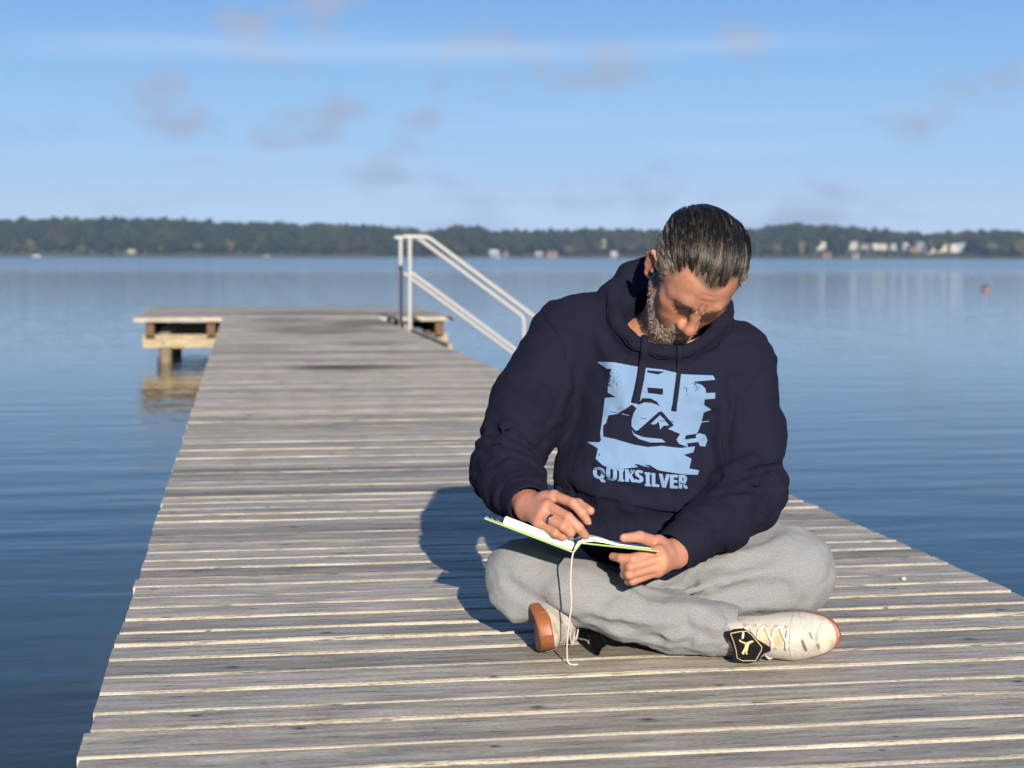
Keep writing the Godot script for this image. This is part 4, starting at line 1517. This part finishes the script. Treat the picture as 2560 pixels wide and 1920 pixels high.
	groove(f, [Vector3(-0.245, 0.40, 0.07), Vector3(-0.235, 0.35, 0.08), Vector3(-0.225, 0.28, 0.09)], 0.010)
	groove(f, [Vector3(0.085, 0.46, 0.09), Vector3(0.075, 0.36, 0.11), Vector3(0.06, 0.29, 0.12)], 0.010)
	# hood: a thick roll round the neck, standing up behind it
	var roll := [Vector3(-0.085, 0.722, -0.095), Vector3(-0.118, 0.708, -0.050), Vector3(-0.114, 0.648, 0.008), Vector3(-0.076, 0.602, 0.054), Vector3(-0.024, 0.588, 0.072), Vector3(0.030, 0.592, 0.064), Vector3(0.072, 0.616, 0.038), Vector3(0.106, 0.648, -0.004), Vector3(0.110, 0.675, -0.065), Vector3(0.085, 0.705, -0.130), Vector3(0.02, 0.725, -0.165), Vector3(-0.05, 0.740, -0.145), Vector3(-0.085, 0.722, -0.095)]
	f.chain(roll, [0.026, 0.024, 0.022, 0.019, 0.016, 0.018, 0.021, 0.024, 0.028, 0.034, 0.036, 0.034, 0.026], 0.012)
	f.chain([Vector3(-0.108, 0.705, -0.07), Vector3(-0.075, 0.745, -0.10), Vector3(-0.03, 0.762, -0.12)], [0.026, 0.028, 0.026], 0.015)
	f.ell(Vector3(0.0, 0.655, -0.180), Vector3(0.135, 0.095, 0.060), 0.03)
	groove(f, [Vector3(0.135, 0.505, 0.07), Vector3(0.108, 0.41, 0.10), Vector3(0.088, 0.33, 0.12), Vector3(0.070, 0.275, 0.15)], 0.007, 0.008)
	groove(f, [Vector3(-0.218, 0.575, 0.06), Vector3(-0.222, 0.52, 0.07), Vector3(-0.238, 0.45, 0.08), Vector3(-0.262, 0.385, 0.08)], 0.007, 0.008)
	groove(f, [Vector3(-0.385, 0.432, 0.06), Vector3(-0.325, 0.423, 0.09), Vector3(-0.277, 0.388, 0.07)], 0.0048, 0.014)
	groove(f, [Vector3(-0.395, 0.386, 0.08), Vector3(-0.338, 0.388, 0.11), Vector3(-0.287, 0.354, 0.10)], 0.0048, 0.014)
	groove(f, [Vector3(-0.36, 0.35, 0.14), Vector3(-0.33, 0.366, 0.15), Vector3(-0.288, 0.335, 0.15)], 0.0055, 0.010)
	groove(f, [Vector3(0.11, 0.325, 0.13), Vector3(0.16, 0.342, 0.11), Vector3(0.23, 0.355, 0.05)], 0.0042, 0.014)
	groove(f, [Vector3(0.085, 0.29, 0.16), Vector3(0.13, 0.306, 0.14), Vector3(0.20, 0.305, 0.09)], 0.0042, 0.014)
	groove(f, [Vector3(-0.19, 0.36, 0.11), Vector3(-0.12, 0.318, 0.13), Vector3(-0.04, 0.302, 0.13)], 0.006, 0.012)
	f.cap(Vector3(-0.014, 0.60, -0.04), Vector3(0.008, 0.69, 0.035), 0.070, 0.080, 0.010, 1)
	f.cap(Vector3(-0.040, 0.63, 0.0), Vector3(-0.035, 0.72, 0.030), 0.055, 0.060, 0.010, 1)
	f.cap(Vector3(0.010, 0.70, 0.030), Vector3(0.022, 0.78, 0.085), 0.076, 0.090, 0.012, 1)
	var C := MB.new()
	groove(f, [Vector3(-0.140, 0.71, -0.03), Vector3(-0.134, 0.645, 0.02), Vector3(-0.092, 0.588, 0.075), Vector3(-0.024, 0.566, 0.09), Vector3(0.035, 0.572, 0.08), Vector3(0.088, 0.598, 0.06), Vector3(0.128, 0.640, 0.02)], 0.0055, 0.006, 0.1)
	f.net(C, Vector3(-0.44, 0.10, -0.26), Vector3(0.27, 0.81, 0.26), 0.0052)
	var w1 := noise(9.0, 3, 81)
	var w2 := noise(26.0, 2, 82)
	var w3 := noise(1.0, 2, 83)
	var arms := [[Vector3(-0.213, 0.608, -0.07), elR, 0.0065], [elR, wrR, 0.0085], [Vector3(0.150, 0.55, -0.06), elL, 0.0055], [elL, wrL, 0.0085]]
	rub(C, 0, func(v: Vector3, _n: Vector3) -> float:
		var band := 0.0
		var line := 0.2626 - 0.2 * v.x
		if v.z > -0.10 and v.x < 0.10 and v.x > -0.26 and v.y < line and v.y > 0.11:
			band = -0.004 + 0.0012 * sin(v.x * 900.0)
		var sleeve := 0.0
		for arm in arms:
			var t: float = clampf((v - arm[0]).dot(arm[1] - arm[0]) / (arm[1] - arm[0]).length_squared(), -0.15, 1.1)
			var near: float = (v - (arm[0] as Vector3).lerp(arm[1], t)).length()
			if near < 0.11:
				var ax: Vector3 = (arm[1] - arm[0]).normalized()
				var q: Vector3 = v * 7.0 + ax * v.dot(ax) * 20.0
				sleeve += w3.get_noise_3dv(q) * arm[2] * smoothstep(0.11, 0.085, near) * (0.35 + 0.65 * smoothstep(0.35, 0.9, absf(t - 0.35) * 1.6))
		var drape := w3.get_noise_3dv(Vector3(v.x * 13.0 + v.y * 9.0, v.y * 4.0 - v.x * 3.0, v.z * 4.0)) * 0.0042 * smoothstep(0.50, 0.36, v.y)
		return w1.get_noise_3dv(v) * 0.0060 + w2.get_noise_3dv(v) * 0.0014 + band + sleeve + drape)
	part("hooded_sweatshirt", C.mesh(), M.navy, P)
	var hood := P.get_node("hooded_sweatshirt")
	part("cuff", rib_tube(Vector3(-0.311, 0.311, 0.205), Vector3(-0.2965, 0.301, 0.272), 0.047, 0.0425, 26), M.navy_plain, hood)
	part("cuff", rib_tube(Vector3(0.030, 0.229, 0.199), Vector3(-0.016, 0.206, 0.248), 0.048, 0.0440, 26), M.navy_plain, hood)
	part("shoulder_seam", seam(f, [Vector3(-0.262, 0.672, -0.06), Vector3(-0.225, 0.61, 0.03), Vector3(-0.212, 0.54, 0.06), Vector3(-0.215, 0.45, 0.07)], 0.0016), M.navy_plain, hood)
	part("shoulder_seam", seam(f, [Vector3(0.235, 0.575, -0.05), Vector3(0.185, 0.545, 0.03), Vector3(0.14, 0.49, 0.06), Vector3(0.105, 0.40, 0.09), Vector3(0.085, 0.31, 0.12)], 0.0016), M.navy_plain, hood)
	part("waistband_seam", seam(f, [Vector3(-0.23, 0.310, 0.08), Vector3(-0.164, 0.295, 0.12), Vector3(-0.075, 0.277, 0.12), Vector3(0.028, 0.258, 0.12)], 0.0014, 0.001), M.navy_plain, hood)
	part("hood_seam", seam(f, [Vector3(-0.125, 0.70, -0.02), Vector3(-0.118, 0.645, 0.02), Vector3(-0.078, 0.595, 0.075), Vector3(-0.022, 0.576, 0.09), Vector3(0.035, 0.582, 0.08), Vector3(0.09, 0.605, 0.06), Vector3(0.135, 0.645, 0.02)], 0.0013, 0.0004), M.navy_plain, hood)
	# print on the chest: the sweatshirt's own front faces, a hair proud of the cloth
	var cn := C.normals()
	var pr := MB.new()
	var map := {}
	for i in range(0, C.ix.size(), 3):
		var ok := true
		for k in 3:
			var v := C.v[C.ix[i + k]]
			var n := cn[C.ix[i + k]]
			if v.x < -0.182 or v.x > 0.112 or v.y > 0.578 or v.y < 0.290 or v.z < 0.0 or n.z < 0.15:
				ok = false
		if not ok:
			continue
		var t := []
		for k in 3:
			var id := C.ix[i + k]
			if not map.has(id):
				var v := C.v[id]
				map[id] = pr.vert(v + cn[id] * 0.0014, Vector2((v.x + 0.1996) / 0.3456, (0.6066 - v.y) / 0.3299))
			t.append(map[id])
		pr.tri(t[0], t[1], t[2])
	part("chest_print", pr.mesh(), M.print, hood)
	# drawstrings
	for pts in [[Vector3(-0.058, 0.622, 0.12), Vector3(-0.060, 0.579, 0.12), Vector3(-0.067, 0.535, 0.12), Vector3(-0.077, 0.486, 0.12)], [Vector3(0.011, 0.604, 0.12), Vector3(0.0125, 0.554, 0.12), Vector3(0.007, 0.508, 0.12), Vector3(0.002, 0.470, 0.12)]]:
		var q := []
		for i in 3:
			for k in 6:
				q.append(f.march((pts[i] as Vector3).lerp(pts[i + 1], k / 6.0) + Vector3(0, 0, 0.08), Vector3(0, 0, -1), 0.0035))
		q.append(f.march(pts[3] + Vector3(0, 0, 0.08), Vector3(0, 0, -1), 0.0035))
		var rad := []
		for i in q.size(): rad.append(0.0078 if pts[0].x < 0 else 0.0048)
		rad[-1] *= 1.12; rad[-2] *= 1.1
		var D := MB.new()
		D.tube(q, rad, 10, true, 0.42, Vector3(0.0, 0.35, 0.94))
		part("drawstring", D.mesh(), M.navy_plain, hood)

	# --- sweatpants
	var g := Field.new()
	g.ell(Vector3(-0.045, 0.095, -0.10), Vector3(0.205, 0.095, 0.140), 0.03)
	g.chain([Vector3(-0.13, 0.100, -0.08), Vector3(-0.235, 0.120, 0.02), kneeR], [0.095, 0.085, 0.080], 0.03)
	g.chain([Vector3(0.06, 0.105, -0.08), Vector3(0.165, 0.142, -0.01), kneeL], [0.100, 0.095, 0.089], 0.03)
	g.chain([kneeL, Vector3(0.09, 0.105, 0.10), ankL], [0.085, 0.070, 0.052], 0.03)
	g.chain([kneeR + Vector3(0.012, -0.012, 0.01), Vector3(-0.20, 0.117, 0.196), Vector3(-0.105, 0.086, 0.222), Vector3(-0.01, 0.064, 0.238), Vector3(0.070, 0.056, 0.250)], [0.080, 0.066, 0.057, 0.055, 0.053], 0.014)
	fold(g, [Vector3(-0.26, 0.10, 0.24), Vector3(-0.17, 0.075, 0.28), Vector3(-0.10, 0.045, 0.27)], 0.011)
	fold(g, [Vector3(-0.25, 0.13, 0.24), Vector3(-0.14, 0.09, 0.30), Vector3(-0.03, 0.075, 0.30)], 0.008)
	fold(g, [Vector3(0.005, 0.125, 0.26), Vector3(0.030, 0.09, 0.29), Vector3(0.02, 0.045, 0.29), Vector3(-0.02, 0.015, 0.26)], 0.014)
	fold(g, [Vector3(0.055, 0.11, 0.24), Vector3(0.062, 0.07, 0.285), Vector3(0.055, 0.025, 0.27)], 0.014)
	fold(g, [Vector3(-0.05, 0.11, 0.28), Vector3(0.0, 0.10, 0.29), Vector3(0.04, 0.10, 0.28)], 0.008)
	fold(g, [Vector3(-0.02, 0.13, 0.20), Vector3(0.10, 0.135, 0.19), Vector3(0.20, 0.155, 0.14)], 0.012)
	fold(g, [Vector3(0.04, 0.165, 0.14), Vector3(0.13, 0.185, 0.13), Vector3(0.23, 0.205, 0.10)], 0.010)
	fold(g, [Vector3(0.05, 0.08, 0.19), Vector3(0.16, 0.075, 0.17), Vector3(0.27, 0.085, 0.11)], 0.010)
	fold(g, [Vector3(-0.36, 0.10, 0.17), Vector3(-0.33, 0.065, 0.20), Vector3(-0.26, 0.055, 0.23)], 0.010)
	fold(g, [Vector3(0.13, 0.21, 0.02), Vector3(0.2, 0.225, 0.03), Vector3(0.26, 0.22, 0.06)], 0.009)
	groove(g, [Vector3(-0.335, 0.14, 0.21), Vector3(-0.27, 0.095, 0.24), Vector3(-0.22, 0.05, 0.26)], 0.009, 0.02)
	groove(g, [Vector3(0.06, 0.115, 0.19), Vector3(0.14, 0.115, 0.17), Vector3(0.22, 0.12, 0.15)], 0.009, 0.02)
	groove(g, [Vector3(-0.19, 0.065, 0.29), Vector3(-0.12, 0.055, 0.29), Vector3(-0.05, 0.035, 0.29)], 0.009, 0.02)
	groove(g, [Vector3(0.005, 0.085, 0.30), Vector3(0.02, 0.05, 0.30), Vector3(0.0, 0.02, 0.28)], 0.008, 0.016)
	var legs := [[kneeR, Vector3(0.07, 0.055, 0.24)], [kneeL, Vector3(-0.05, 0.07, 0.12)]]
	var T := MB.new()
	g.net(T, Vector3(-0.42, -0.01, -0.27), Vector3(0.36, 0.27, 0.32), 0.0066)
	rub(T, 0, func(v: Vector3, _n: Vector3) -> float:
		var wr := 0.0
		for leg in legs:
			var t: float = clampf((v - leg[0]).dot(leg[1] - leg[0]) / (leg[1] - leg[0]).length_squared(), 0.0, 1.0)
			var near: float = (v - (leg[0] as Vector3).lerp(leg[1], t)).length()
			var ax: Vector3 = (leg[1] - leg[0]).normalized()
			var q: Vector3 = v * 21.0 - ax * v.dot(ax) * 15.5
			wr += (absf(w3.get_noise_3dv(q)) * -1.6 + 0.35) * 0.0052 * smoothstep(0.125, 0.085, near) * (0.35 + 0.65 * smoothstep(0.25, 0.8, t))
		return w1.get_noise_3dv(v * 1.2) * 0.0050 + w2.get_noise_3dv(v) * 0.0016 + wr)
	for i in T.v.size():
		T.v[i].y = maxf(T.v[i].y, 0.004)
	part("sweatpants", T.mesh(), M.sweat, P)
	part("ankle_cuff", rib_tube(Vector3(0.058, 0.057, 0.247), Vector3(0.112, 0.053, 0.256), 0.054, 0.050, 24), M.sweat, P.get_node("sweatpants"))

	# --- shoes
	var right := Basis(Vector3(0.955, 0.01, 0.26).normalized(), Vector3.ZERO, Vector3.ZERO)
	right.y = (Vector3(-0.26, 0.13, 0.95) - right.x * right.x.dot(Vector3(-0.26, 0.13, 0.95))).normalized()
	right.z = right.x.cross(right.y)
	sneaker(P, Transform3D(right * Basis.from_scale(Vector3.ONE * 0.95), Vector3(0.050, 0.042, 0.200)), 1.0, true)
	var left := Basis(Vector3(-0.02, -0.085, 0.99).normalized(), Vector3.ZERO, Vector3.ZERO)
	left.y = (Vector3(0.965, 0.16, 0.02) - left.x * left.x.dot(Vector3(0.965, 0.16, 0.02))).normalized()
	left.z = left.x.cross(left.y)
	sneaker(P, Transform3D(left, Vector3(-0.284, 0.066, 0.006)), -1.0, false)

	# --- wedding ring
	var ra: Vector3 = fR[2][0]
	var rb: Vector3 = fR[2][1]
	var ax := (rb - ra).normalized()
	var rx := ax.cross(Vector3.UP).normalized()
	var rg := MB.new()
	rg.lathe([Vector2(0.0098, -0.003), Vector2(0.0112, -0.0028), Vector2(0.0115, 0.0), Vector2(0.0112, 0.0028), Vector2(0.0098, 0.003)], Transform3D(Basis(rx, ax, rx.cross(ax)), ra.lerp(rb, 0.42)), 28)
	part("ring", rg.mesh(), M.ring, P)

func flowside(path: Array) -> Vector3:
	var d: Vector3 = path[-1][0] - path[0][0]
	return d.normalized().cross(path[0][1]).normalized()

func sneaker(P: Node3D, at: Transform3D, side: float, full: bool) -> void:
	var S := Node3D.new()
	S.name = "sneaker" if full else "sneaker_001"
	P.add_child(S)
	S.transform = at
	if full: S.set_meta("label", "cream trainer lying on its side with the toe to the right")
	else: S.set_meta("label", "cream trainer pointing its toe at the camera under the knee")
	# sole outline (length, half width either side)
	var outline := []
	for i in 48:
		var a := TAU * i / 48.0
		var l := 0.145 - 0.147 * cos(a)
		var t := clampf(l / 0.29, 0, 1)
		var hw := 0.036 + 0.006 * smoothstep(0.35, 0.0, t) * 0.3 + 0.0145 * smoothstep(0.35, 0.72, t)
		var env := pow(maxf(1.0 - pow(absf(t - 0.5) * 2.0, 3.6), 0.0), 0.5)
		outline.append(Vector2(l, sign(sin(a)) * hw * env - side * 0.006 * smoothstep(0.5, 1.0, t)))
	var m := MB.new()
	var rows := [[0.0, 0.90], [0.002, 0.96], [0.008, 1.0], [0.80, 1.0], [0.97, 0.985], [1.0, 0.93], [0.98, 0.80]]
	for j in rows.size():
		for p in outline:
			var c := Vector2(0.145, 0)
			var q: Vector2 = c + (p - c) * Vector2(0.5 + 0.5 * rows[j][1], rows[j][1]) if rows[j][1] < 1.0 else p
			var top := 0.023 + 0.013 * smoothstep(0.215, 0.275, p.x) + 0.006 * smoothstep(0.06, 0.0, p.x)
			var spring := 0.014 * pow(smoothstep(0.20, 0.30, p.x), 1.4)
			var u: float = rows[j][0] if j < 3 else rows[j][0] * top
			m.vert(Vector3(q.x, u + spring * (1.0 - 0.5 * u / top), q.y))
	var n := outline.size()
	for j in rows.size() - 1:
		for i in n:
			var a := j * n + i
			var b := j * n + (i + 1) % n
			m.quad(a, a + n, b + n, b)
	var bc := m.vert(Vector3(0.145, 0.001, 0))
	for i in n:
		m.tri(bc, i, (i + 1) % n)
	part("sole", m.mesh(), M.gum, S)
	# upper
	var f := Field.new()
	f.cap(Vector3(0.046, 0.044, 0), Vector3(0.056, 0.070, 0), 0.034, 0.030, 0.02)
	f.cap(Vector3(0.05, 0.040, 0), Vector3(0.19, 0.038, 0), 0.040, 0.050, 0.02)
	f.cap(Vector3(0.09, 0.078, 0), Vector3(0.205, 0.042, 0), 0.029, 0.033, 0.02)
	f.ell(Vector3(0.222, 0.030, -side * 0.003), Vector3(0.062, 0.034, 0.0455), 0.015)
	f.ell(Vector3(0.250, 0.022, -side * 0.006), Vector3(0.036, 0.026, 0.038), 0.015)
	f.cap(Vector3(0.035, 0.16, 0), Vector3(0.048, 0.100, 0), 0.028, 0.024, 0.008, 1)
	var U := MB.new()
	f.net(U, Vector3(-0.005, 0.006, -0.06), Vector3(0.295, 0.135, 0.06), 0.003)
	var dn := noise(30.0, 4, 55)
	var dk := noise(70.0, 2, 56)
	for i in U.v.size():
		var v := U.v[i]
		v.y = maxf(v.y, 0.012 + 0.016 * pow(smoothstep(0.20, 0.30, v.x), 1.4))
		var tt := clampf(v.x / 0.29, 0, 1)
		var lim := (0.036 + 0.0145 * smoothstep(0.35, 0.72, tt)) * pow(maxf(1.0 - pow(absf(tt - 0.5) * 2.0, 3.6), 0.0), 0.5) + lerpf(0.002, -0.0025, smoothstep(0.68, 0.82, tt))
		var mid := -side * 0.006 * smoothstep(0.5, 1.0, tt)
		v.z = clampf(v.z, mid - maxf(lim, 0.004), mid + maxf(lim, 0.004))
		v.x = minf(v.x, 0.287)
		U.v[i] = v
		var c := Color(0.34, 0.32, 0.29)
		if v.x > 0.243 + 0.3 * v.z * v.z / 0.05: c = Color(0.37, 0.34, 0.28)
		if absf(v.z) < 0.017 and v.x > 0.085 and v.x < 0.178 and v.y > 0.05: c = Color(0.36, 0.275, 0.15)
		if v.x < 0.07 and v.y > 0.098: c = Color(0.02, 0.02, 0.02)
		var dirt := smoothstep(0.05, 0.45, dn.get_noise_3dv(v * 0.7)) * 0.5 + smoothstep(0.25, 0.5, dk.get_noise_3dv(v * 0.5)) * 0.3
		c = c.lerp(Color(0.17, 0.14, 0.11), dirt * 0.75)
		for sc in [[Vector3(0.217, 0, 0.004), Vector3(0.224, 0, 0.024), 0.0042], [Vector3(0.246, 0, 0.012), Vector3(0.248, 0, 0.020), 0.0032], [Vector3(0.230, 0, -0.012), Vector3(0.236, 0, 0.0), 0.0022]]:
			var ab: Vector3 = sc[1] - sc[0]
			var vv := Vector3(v.x, 0, v.z)
			var dd: float = (vv - sc[0] - ab * clampf((vv - sc[0]).dot(ab) / ab.length_squared(), 0, 1)).length()
			if v.y > 0.03: c = c.lerp(Color(0.035, 0.03, 0.028), 0.85 * smoothstep(sc[2], sc[2] * 0.35, dd))
		var crease := sin(v.x * 520.0 + 6.0 * dn.get_noise_3dv(v * 0.4))
		if v.x > 0.19 and v.x < 0.245 and v.y > 0.03: c *= 1.0 - 0.16 * smoothstep(0.7, 1.0, crease)
		U.c[i] = c
	part("upper", U.mesh(), M.shoe, S)
	var stitch := mat(lin(0.20, 0.18, 0.155), 0.9)
	for q in [[0.190, 0.010, 0.0], [0.243, 0.018, 0.0], [0.085, -0.03, 0.0]]:
		var pts := []
		for k in 17:
			var z := lerpf(-0.043, 0.043, k / 16.0)
			pts.append(f.project(Vector3(q[0] + q[1] * (z / 0.043) * (z / 0.043), 0.062 - 22.0 * z * z, z), 0.0002))
		var st := MB.new()
		st.tube(pts, 0.0005, 5)
		part("stitching", st.mesh(), stitch, S)
	for sg in [-1.0, 1.0]:
		for q in [[0.028, 0.036, 0.10, 0.215], [0.040, 0.030, 0.03, 0.17]]:
			var pts := []
			for k in 15:
				var t := k / 14.0
				pts.append(f.project(Vector3(lerpf(q[2], q[3], t), 0.055 + 0.02 * (1.0 - t), sg * lerpf(q[0], q[1], t)), 0.0002))
			var st := MB.new()
			st.tube(pts, 0.0005, 5)
			part("stitching", st.mesh(), stitch, S)
		for k in 5:
			var ec := f.march(Vector3(0.102 + 0.0205 * k, 0.2, sg * 0.0225), Vector3(0, -1, 0), 0.0)
			var en := f.grad(ec, f.all())
			var ex := en.cross(Vector3.RIGHT).normalized()
			var ey := MB.new()
			ey.lathe([Vector2(0.0016, 0.0006), Vector2(0.0030, 0.0012), Vector2(0.0036, -0.0004)], Transform3D(Basis(ex, en, ex.cross(en)), ec), 10)
			part("eyelet", ey.mesh(), stitch, S)
	# laces: one cord zigzagging over the tongue, and two loose loops
	var lace := []
	for i in 7:
		var z0 := 0.023 if i % 2 == 0 else -0.023
		for k in 6:
			var t := k / 6.0
			var z := lerpf(z0, -z0, t)
			var q := f.march(Vector3(0.098 + 0.0145 * (i + t * (0.35 if i % 2 == 0 else 1.65)), 0.2, z), Vector3(0, -1, 0), 0.0022)
			lace.append(q)
	var lm := MB.new()
	lm.tube(lace, 0.0031, 7, true, 0.5, Vector3(0.3, 0.95, 0))
	part("lace", lm.mesh(), M.lace, S)
	var down := side
	for q in [[0.128, 0.046, 0.020], [0.150, 0.048, 0.014]]:
		var pts := []
		for k in 15:
			var t := k / 14.0
			var l: float = q[0] + (t - 0.5) * 0.030 + (0.0 if full else 0.062)
			var sag := sin(PI * t)
			pts.append(Vector3(l, lerpf(0.094, 0.066, sag) - 0.018 * (l - 0.12) / 0.05 + 0.004 + (0.0 if full else 0.014 + 0.022 * sag), down * (0.016 + q[1] * sag * 0.62)))
		var lp := MB.new()
		lp.tube(pts, 0.0026, 7, true, 0.6)
		part("lace_loop", lp.mesh(), M.lace, S)
	# the tongue's tip folds over: black label with a pale border line and a leaping animal
	var k := 0.0001251
	var shape := func(a: Array) -> PackedVector2Array:
		var o := PackedVector2Array()
		for i in range(0, a.size(), 2):
			o.append(Vector2((a[i] - 480.0) * k, (790.0 - a[i + 1]) * k))
		return o
	var t := Transform3D(Basis(Vector3.RIGHT, deg_to_rad(-14)) * Basis(Vector3.UP, deg_to_rad(-6)), Vector3(0.118, 0.038, 0.322))
	if not full:
		t = Transform3D(Basis(Vector3.UP, deg_to_rad(118)) * Basis(Vector3.BACK, 0.5) * Basis.from_scale(Vector3.ONE * 0.72), Vector3(-0.163, 0.026, 0.252))
	t = at.affine_inverse() * t
	var fl := MB.new()
	fl.plate(shape.call([262,560,330,528,480,518,600,585,690,690,868,800,878,870,770,905,690,1015,600,1035,420,1030,335,1012,300,960,318,880,285,760,195,620,205,560]), t, 0.006)
	part("tongue_label", fl.mesh(), M.black, S)
	if not full:
		return
	var lab := S.get_node("tongue_label")
	var bd := MB.new()
	var line := []
	for p in shape.call([275,600,400,572,525,562,590,610,748,800,740,850,650,1008,450,1012,370,970,355,850,320,720,275,600]):
		line.append(t * Vector3(p.x, p.y, 0.0064))
	bd.tube(line, 0.0012, 6, true, 0.6)
	part("border", bd.mesh(), M.cream, lab)
	var cat := MB.new()
	cat.plate(shape.call([405,690,420,690,440,712,512,738,556,716,598,704,632,714,600,738,562,756,548,792,532,850,520,882,530,915,506,914,496,872,480,882,478,915,448,912,440,890,466,850,490,800,494,756,440,736,408,716]), t * Transform3D(Basis(), Vector3(0, 0, 0.0058)), 0.0014)
	part("emblem", cat.mesh(), M.gold, lab)

func build_notebook() -> void:
	var frame := Transform3D(Basis(Vector3.UP, -YAW), across(0.33, 3.45))
	var S := Vector3(-0.214, 0.227, 0.37)
	var N := thing("notebook", "open notebook with white pages and bright green cover edges held on the lap", "notebook", frame * S)
	N.rotation.y = -YAW
	var back := Vector3(0, -0.145, -0.9894)
	# left half
	var L := Vector3(-0.166, 0.062, -0.0091).normalized()
	var up := back.cross(L).normalized()
	if up.y < 0: up = -up
	var z := L.cross(up)
	var bl := Basis(L, up, z)
	var a := MB.new()
	a.box(bl * Vector3(0.090, 0.0015, 0.107), Vector3(0.180, 0.003, 0.214), bl, 0.001)
	part("cover", a.mesh(), M.green, N)
	a = MB.new()
	a.box(bl * Vector3(0.160, 0.0042, 0.107), Vector3(0.038, 0.002, 0.210), bl, 0.0007)
	part("inner_flap", a.mesh(), M.inner, N)
	a = MB.new()
	a.box(bl * Vector3(0.074, 0.0115, 0.107), Vector3(0.140, 0.0160, 0.208), bl, 0.002)
	part("page_block", a.mesh(), M.paper, N)
	for dx in [0.158, 0.168]:
		a = MB.new()
		a.tube([bl * Vector3(dx, 0.0055, 0.002), bl * Vector3(dx + 0.004, 0.0075, 0.012), bl * Vector3(dx + 0.002, 0.006, 0.028), bl * Vector3(dx + 0.006, 0.0055, 0.2)], 0.0013, 6)
		part("elastic_band", a.mesh(), M.black, N)
	# spine and right half
	var R0 := Vector3(0.015, 0.019, -0.002)
	a = MB.new()
	var sx := R0.normalized()
	var sz := (back - sx * back.dot(sx)).normalized()
	var bs := Basis(sx, sz.cross(sx), sz)
	a.box(R0 * 0.5 + sz * 0.107, Vector3(0.026, 0.003, 0.214), bs, 0.001)
	part("spine", a.mesh(), M.green, N)
	var Rx := Vector3(0.161, 0.003, -0.004) - R0
	var rx := Rx.normalized()
	var rz := (back - rx * back.dot(rx)).normalized()
	var br := Basis(rx, rz.cross(rx), rz)
	a = MB.new()
	a.box(R0 + br * Vector3(0.074, 0.0, 0.107), Vector3(0.150, 0.003, 0.214), br, 0.001)
	part("cover", a.mesh(), M.green, N)
	# arched pages
	for sheet in 2:
		var prof := [Vector2(0.003, 0.010), Vector2(0.010, 0.022), Vector2(0.024, 0.0290), Vector2(0.040, 0.0305), Vector2(0.058, 0.0268), Vector2(0.082, 0.0180), Vector2(0.118, 0.0105), Vector2(0.148, 0.0072)]
		var m := MB.new()
		var lowk: float = [0.72, 1.0][sheet]
		var th: float = [0.0010, 0.0058][sheet]
		for layer in 2:
			for d in [0.003, 0.209]:
				for q in prof:
					var y: float = (q.y - 0.004) * lowk + 0.004 - (th if layer == 1 else 0.0)
					y = maxf(y, 0.0190 - 0.016 * clampf((q.x - 0.015) / 0.146, 0, 1) + (0.0026 if layer == 1 else 0.0032) + sheet * 0.0012) if q.x > 0.02 else y
					m.vert(Vector3(q.x, y, -0.02 * q.x) + back * d)
		var n := prof.size()
		for i in n - 1:
			m.quad(i, i + 1, n + i + 1, n + i)
			m.quad(2 * n + i, 3 * n + i, 3 * n + i + 1, 2 * n + i + 1)
			m.face([m.v[2 * n + i], m.v[2 * n + i + 1], m.v[i + 1], m.v[i]])
			m.face([m.v[n + i], m.v[n + i + 1], m.v[3 * n + i + 1], m.v[3 * n + i]])
		m.face([m.v[n - 1], m.v[3 * n - 1], m.v[4 * n - 1], m.v[2 * n - 1]])
		part("page", m.mesh(), M.paper, N)
	# ribbon bookmark hanging from the spine down to the planks
	var rb := MB.new()
	var pts := []
	for p in [Vector3(0.004, 0.006, -0.01), Vector3(0.000, 0.000, 0.004), Vector3(-0.003, -0.02, 0.006), Vector3(-0.004, -0.06, 0.000), Vector3(-0.002, -0.10, -0.008), Vector3(-0.006, -0.14, -0.020), Vector3(-0.009, -0.18, -0.034), Vector3(-0.008, -0.213, -0.046), Vector3(-0.004, -0.2235, -0.046), Vector3(0.006, -0.2242, -0.042), Vector3(0.012, -0.2242, -0.045)]:
		pts.append(p)
	var sm := []
	for i in pts.size() - 1:
		for k in 5:
			var t := k / 5.0
			sm.append((pts[i] as Vector3).cubic_interpolate(pts[i + 1], pts[maxi(i - 1, 0)], pts[mini(i + 2, pts.size() - 1)], t))
	sm.append(pts[-1])
	rb.tube(sm, 0.0016, 8, true, 0.3, Vector3(0.2, 0.1, 1.0))
	part("ribbon_bookmark", rb.mesh(), M.lace, N)
	# pen between the fingers
	var tip := Vector3(-0.183, 0.2525, 0.347)
	var end := Vector3(-0.246, 0.341, 0.232)
	var d := (end - tip).normalized()
	var px := d.cross(Vector3.UP).normalized()
	var pen := thing("pen", "slim black pen in the writing hand, its tip on the page", "pen", frame * tip)
	pen.rotation.y = -YAW
	var b := MB.new()
	b.lathe([Vector2(0.0003, 0.0), Vector2(0.0008, 0.003), Vector2(0.0028, 0.012), Vector2(0.0042, 0.022), Vector2(0.0044, 0.12), Vector2(0.0040, 0.146), Vector2(0.0012, 0.149), Vector2(0.0001, 0.149)], Transform3D(Basis(px, d, px.cross(d)), Vector3.ZERO), 14)
	part("barrel", b.mesh(), M.pen, pen)
	var cl := MB.new()
	cl.box(d * 0.122 + px.cross(d) * 0.0065, Vector3(0.0025, 0.040, 0.0012), Basis(px, d, px.cross(d)), 0.0003)
	part("clip", cl.mesh(), M.ring, pen)
